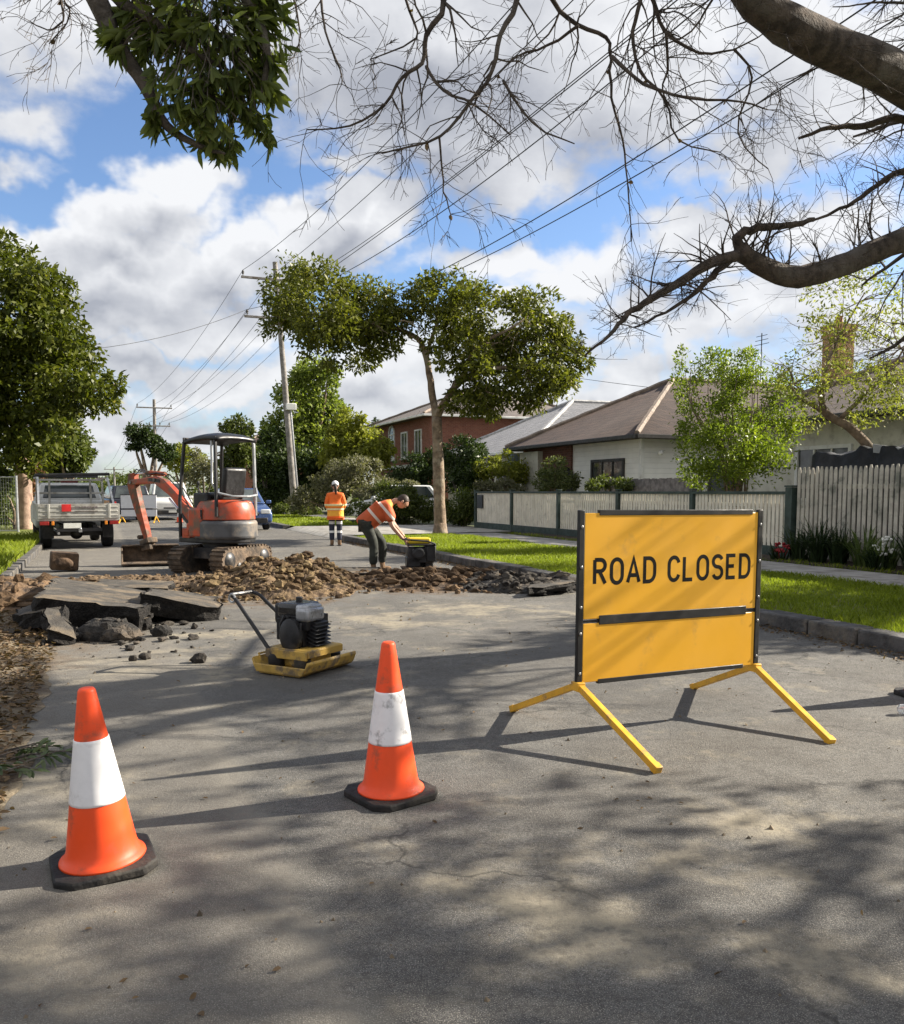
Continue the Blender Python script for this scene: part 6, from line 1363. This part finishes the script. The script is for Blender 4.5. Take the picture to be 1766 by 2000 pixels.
# ================================================================ people
skin = M('skin', (.48, .27, .19), .55, var=.08, scale=8); hairm = M('dark_hair', (.018, .013, .010), .6, var=.4, scale=20)
def skinned(V, E_, Rd, roots=(0,), sub=1):
    me = bpy.data.meshes.new('tmp'); me.from_pydata([tuple(v) for v in V], E_, []); o = bpy.data.objects.new('tmp', me); COL.objects.link(o)
    sk = o.modifiers.new('s', 'SKIN'); sk.use_smooth_shade = True; sk.branch_smoothing = .3
    for i, r in enumerate(Rd): d = me.skin_vertices[0].data[i]; d.radius = r if isinstance(r, tuple) else (r, r); d.use_root = i in roots
    ss = o.modifiers.new('u', 'SUBSURF'); ss.levels = sub; ss.render_levels = sub
    dg = bpy.context.evaluated_depsgraph_get(); dg.update(); ev_ = o.evaluated_get(dg); m2 = bpy.data.meshes.new_from_object(ev_)
    r_ = ([v.co.copy() for v in m2.vertices], [tuple(p.vertices) for p in m2.polygons]); bpy.data.objects.remove(o); bpy.data.meshes.remove(me); bpy.data.meshes.remove(m2); return r_
def hand(mb, wrist, d, palm_n, curl=.5, s_=1):
    # palm and five separate, unequal, bent fingers
    d = d.normalized(); n = (palm_n-d*palm_n.dot(d)).normalized(); b = d.cross(n)*s_
    V = [wrist, wrist+d*.045, wrist+d*.085]; vs, fs = skinned(V, [(0, 1), (1, 2)], [(.026, .018), (.036, .016), (.038, .014)], (0,), 1); mb.add(vs, fs)
    for k, (off, L) in enumerate(((-.028, .062), (-.010, .075), (.010, .070), (.027, .055))):
        p = wrist+d*.075+b*off; dd = d.copy(); V = [p]
        for j, f in enumerate((.45, .32, .23)):
            p = p+dd*L*f; V.append(p); dd = (dd+n*curl*(.8 if j < 1 else 1.0)).normalized()
        vs, fs = skinned(V, [(0, 1), (1, 2), (2, 3)], [.0095, .009, .0085, .007], (0,), 1); mb.add(vs, fs)
    p = wrist+d*.03-b*.03; V = [p, p-b*.022+d*.022+n*.006, p-b*.028+d*.050+n*.018, p-b*.022+d*.072+n*.028]; vs, fs = skinned(V, [(0, 1), (1, 2), (2, 3)], [.012, .011, .0095, .008], (0,), 1); mb.add(vs, fs)
def head(mb, c, fwd, up):
    f = fwd.normalized(); u = (up-f*up.dot(f)).normalized(); s_ = f.cross(u); m = Matrix((s_, f, u)).transposed()
    def fn(v):
        x, y, z = v; k = 1-.30*max(0, -z-.1)*(1-.3*max(0, y)); x *= k; y = y*(1-.18*max(0, -z)*(1 if y < 0 else .2))
        if y > .5:
            if -.28 < z < .22 and abs(x) < .22: y += .20*(1-abs(x)/.22)*(1-abs(z+.15)/.4 if z < .2 else 0)
            if .02 < z < .30 and .18 < abs(x) < .5: y -= .07
            if -.62 < z < -.42 and abs(x) < .3: y -= .03
        return Vector((x, y, z))
    mb.sm = True; mb.ell(c, (.078, .098, .118), 24, 18, m, fn)
    for k in (-1, 1): mb.ell(c+s_*k*.079+f*-.008+u*-.005, (.012, .022, .034), 8, 6, m)
    mb.sm = False; return m
def face_marks(par, c, m):
    e = MB()
    for k in (-1, 1): e.ell(c+m @ Vector((k*.030, .083, .012)), (.013, .008, .008), 8, 6, m)
    e.build('eye', M('eye_dark', (.03, .025, .02), .3), par); mo = MB(); mo.ell(c+m @ Vector((0, .086, -.060)), (.024, .008, .006), 8, 6, m); mo.build('mouth', M('lip', (.30, .12, .10), .5), par)
def cap_mesh(c, m, r=(.086, .106, .124), zmin=.05, dy=0.0, fn=None):
    mb = MB(); mb.sm = True; vs = []; fs = []; nu = 20
    for j in range(9):
        th = math.pi*.5*j/8*(1+.15)
        for i in range(nu):
            a = 2*math.pi*i/nu; v = Vector((math.sin(th)*math.cos(a)*r[0], math.sin(th)*math.sin(a)*r[1], math.cos(th)*r[2]))
            if v.y > 0 and zmin > v.z: v.z = max(v.z, zmin if v.y > r[1]*.35 else v.z)
            vs.append(c+m @ v)
    for j in range(8):
        for i in range(nu): fs.append((j*nu+i, (j+1)*nu+i, (j+1)*nu+(i+1) % nu, j*nu+(i+1) % nu))
    mb.add(vs, fs); return mb
def vestmat(name, base_, tape, bands, axis, cols=None):
    m = bpy.data.materials.new(name); m.use_nodes = True; t = m.node_tree; p = t.nodes['Principled BSDF']
    v = nd('ShaderNodeTexCoord', t).outputs['Object']; d = vmath(t, 'DOT_PRODUCT', v, axis)
    c = mixc(t, maprange(t, noise_n(t, v, 5, 4), .35, .7), tuple(q*.82 for q in base_), base_)
    for (a, b_, col) in bands:
        k = math_n(t, 'MULTIPLY', math_n(t, 'GREATER_THAN', d, a), math_n(t, 'LESS_THAN', d, b_)); c = mixc(t, k, c, col)
    t.links.new(c, p.inputs['Base Color']); p.inputs['Roughness'].default_value = .75
    bp = nd('ShaderNodeBump', t); bp.inputs['Strength'].default_value = .5; bp.inputs['Distance'].default_value = .03; t.links.new(noise_n(t, v, 9, 3), bp.inputs['Height']); t.links.new(bp.outputs[0], p.inputs['Normal']); return m
bootm = M('tan_boot', (.22, .135, .075), .8, var=.2, scale=10, dirt=(.30, .23, .16), dirt_amt=.4)
def boots(par, ank, fd):
    for a, f in zip(ank, fd):
        f = f.normalized(); vs, fs = skinned([a+Vector((0, 0, .07)), a, Vector((a.x, a.y, .045))+f*.02, Vector((a.x, a.y, .04))+f*.10, Vector((a.x, a.y, .035))+f*.17], [(0, 1), (1, 2), (2, 3), (3, 4)], [.050, .050, (.045, .05), (.045, .04), (.042, .034)], (1,), 1)
        mb = MB(); mb.sm = True; mb.add(vs, fs); bt_ = mb.build('boot', bootm, par)
        s_ = Vector((-f.y, f.x, 0)); mb = MB(); c = Vector((a.x, a.y, .012))+f*.055; mb.box(c, (.095, .29, .024), Matrix((s_, f, Vector((0, 0, 1)))).transposed()); mb.build('sole', rubber, bt_, bevel=.008)
# ---- worker standing with the back to us (local frame: -y towards the camera)
g = G(656, 1066); w1 = thing('person', 'person in orange hi vis jacket, white cap and dark striped trousers standing with back turned', 'person', g, R(6))
Vs = Vector; SB = 1.57/1.72
def S(l): return [Vector(p)*SB for p in l]
V = S([(0, 0, .94), (0, .01, 1.08), (0, .0, 1.26), (0, -.01, 1.40), (0, 0, 1.49), (0, .02, 1.55),
       (-.09, 0, .90), (-.10, .02, .50), (-.10, -.01, .10), (.09, 0, .90), (.10, .02, .50), (.10, -.01, .10),
       (-.17, -.01, 1.40), (-.24, .01, 1.12), (-.16, .16, .98), (.17, -.01, 1.40), (.24, .01, 1.12), (.16, .16, .98)])
E_ = [(0, 1), (1, 2), (2, 3), (3, 4), (4, 5), (0, 6), (6, 7), (7, 8), (0, 9), (9, 10), (10, 11), (3, 12), (12, 13), (13, 14), (3, 15), (15, 16), (16, 17)]
vs, fs = skinned(V, E_, [(.12, .085), (.10, .07), (.11, .08), (.10, .07), .05, .05, .08, .055, .04, .08, .055, .04, .055, .042, .028, .055, .042, .028], (0,), 1)
mb = MB(); mb.sm = True; mb.add(vs, fs); hm = head(mb, V[5]+Vector((0, .01, .09)), Vector((0, 1, -.15)), Vector((0, 0, 1)))
mb.sm = True
for i, s_ in ((14, -1), (17, 1)): hand(mb, V[i], Vector((-s_*.4, .6, -.2)), Vector((0, 0, -1)), .5, s_)
mb.build('body', skin, w1); hc = V[5]+Vector((0, .01, .09)); face_marks(w1, hc, hm)
hv = vestmat('hi_vis_vest', (.86, .16, .02), None, [(.82*SB, .97*SB, (.85, .40, .04)), (.985*SB, 1.035*SB, (.80, .72, .40)), (1.10*SB, 1.15*SB, (.80, .72, .42)), (1.06*SB, 1.10*SB, (.86, .30, .03))], (0, 0, 1))
vs, fs = skinned(S([(0, 0, .78), (0, 0, .93), (0, .005, 1.10), (0, .0, 1.26), (0, -.01, 1.40), (0, 0, 1.48), (-.18, -.01, 1.40), (-.25, .01, 1.12), (-.19, .13, 1.00), (.18, -.01, 1.40), (.25, .01, 1.12), (.19, .13, 1.0)]),
                 [(0, 1), (1, 2), (2, 3), (3, 4), (4, 5), (4, 6), (6, 7), (7, 8), (4, 9), (9, 10), (10, 11)], [(.225, .180), (.215, .165), (.19, .14), (.19, .13), (.16, .115), .075, .078, .062, .048, .078, .062, .048], (1,), 2)
mb = MB(); mb.sm = True; mb.add(vs, fs); mb.build('jacket', hv, w1)
tr_ = vestmat('striped_trousers', (.018, .022, .045), None, [(.36*SB, .42*SB, (.72, .72, .72)), (.60*SB, .68*SB, (.62, .62, .62))], (0, 0, 1))
vs, fs = skinned(S([(0, 0, .90), (-.09, 0, .87), (-.105, .02, .50), (-.10, -.01, .13), (.09, 0, .88), (.105, .02, .50), (.10, -.01, .13)]), [(0, 1), (1, 2), (2, 3), (0, 4), (4, 5), (5, 6)], [(.12, .085), .095, .075, .065, .095, .075, .065], (0,), 2)
mb = MB(); mb.sm = True; mb.add(vs, fs); mb.build('trousers', tr_, w1)
boots(w1, [V[8], V[11]], [Vector((-.1, 1, 0)), Vector((.1, 1, 0))])
mb = cap_mesh(hc+Vector((0, 0, .0)), hm, (.083, .103, .122), -.05); hr = mb.build('hair', hairm, w1)
mb = MB(); mb.sm = True; mb.tube([hc+Vector((0, -.09, .02)), hc+Vector((.01, -.13, -.03)), hc+Vector((.02, -.125, -.13)), hc+Vector((.02, -.115, -.22))], [.02, .035, .034, .012], 10); mb.build('ponytail', hairm, hr)
mb = cap_mesh(hc+Vector((0, .01, .040)), hm, (.087, .106, .088), .015); mb.sm = True
mb.tube([hc+hm @ Vector((-.06, .10, .05)), hc+hm @ Vector((0, .15, .045)), hc+hm @ Vector((.06, .10, .05))], [.012, .03, .012], 8); mb.build('cap', M('white_cap', (.72, .73, .75), .7), w1)
# ---- worker bending over the machine, facing right
g = G(737, 1116); w2 = thing('person', 'person in orange hi vis shirt and dark trousers bending forward over the machine', 'person', g, R(4))
def q(px, py, dy=0.0): p = at(px, py, g.y); return Vector((p.x-g.x, dy, p.z))
hip = q(715, 1020); ch = q(752, 988); nk = q(772, 977); hd = q(787, 980)
V = [hip, q(731, 1004), ch, nk, hip+Vector((.0, -.10, -.03)), q(731, 1060, -.12), q(729, 1103, -.12), hip+Vector((.02, .10, -.03)), q(748, 1062, .14), q(746, 1101, .16),
     ch+Vector((.03, -.19, -.02)), q(766, 1027, -.24), q(789, 1054, -.16), ch+Vector((.03, .19, -.02)), q(768, 1024, .25), q(790, 1050, .20), (nk+hd)/2]
E_ = [(0, 1), (1, 2), (2, 3), (3, 16), (0, 4), (4, 5), (5, 6), (0, 7), (7, 8), (8, 9), (2, 10), (10, 11), (11, 12), (2, 13), (13, 14), (14, 15)]
vs, fs = skinned(V, E_, [(.10, .10), (.085, .085), (.095, .095), .055, .08, .058, .042, .08, .058, .042, .058, .046, .032, .058, .046, .032, .055], (0,), 1)
mb = MB(); mb.sm = True; mb.add(vs, fs); hm = head(mb, hd, Vector((.85, 0, -.52)), Vector((.52, 0, .85))); mb.sm = True
hand(mb, V[12], (V[12]-V[11]), Vector((.3, .2, -1)), .55, 1); hand(mb, V[15], (V[15]-V[14]), Vector((.3, -.2, -1)), .55, -1)
mb.build('body', skin, w2); face_marks(w2, hd, hm)
ta = (ch-hip).normalized(); t0 = hip.dot(ta)
hv2 = vestmat('hi_vis_shirt', (.56, .105, .028), None, [(t0+.16, t0+.205, (.70, .62, .56)), (t0+.37, t0+.415, (.70, .62, .56)), (t0+.50, t0+.9, (.72, .24, .035))], tuple(ta))
vs, fs = skinned([hip-ta*.13+Vector((0, 0, -.01)), hip.lerp(ch, .40)+Vector((0, 0, -.005)), ch, ch.lerp(nk, .7), ch+Vector((.03, -.20, -.02)), q(766, 1020, -.24), ch+Vector((.03, .20, -.02)), q(768, 1018, .25), hip.lerp(ch, .72)+Vector((0, 0, -.02))],
                 [(0, 1), (1, 8), (8, 2), (2, 3), (2, 4), (4, 5), (2, 6), (6, 7)], [(.19, .185), (.195, .185), (.185, .165), .085, .098, .082, .098, .082, (.19, .18)], (1,), 2)
mb = MB(); mb.sm = True; mb.add(vs, fs); mb.build('shirt', hv2, w2)
tr2 = M('work_trousers', (.030, .034, .028), .85, var=.35, scale=6, dirt=(.10, .08, .06), dirt_amt=.3, bump=.5, bscale=14)
vs, fs = skinned([hip+ta*.0, hip+Vector((.0, -.10, -.05)), q(731, 1060, -.12), q(729, 1104, -.12), hip+Vector((.02, .10, -.05)), q(748, 1062, .14), q(746, 1102, .16)], [(0, 1), (1, 2), (2, 3), (0, 4), (4, 5), (5, 6)], [(.13, .12), .112, .085, .072, .112, .085, .072], (0,), 2)
mb = MB(); mb.sm = True; mb.add(vs, fs); mb.build('trousers', tr2, w2)
boots(w2, [Vector((V[6].x, V[6].y, .11)), Vector((V[9].x, V[9].y, .11))], [Vector((1, -.25, 0)), Vector((1, .2, 0))])
cap_mesh(hd+hm @ Vector((0, -.008, .006)), hm, (.083, .103, .122), .045).build('hair', M('brown_hair', (.035, .022, .014), .6, var=.4, scale=20), w2)
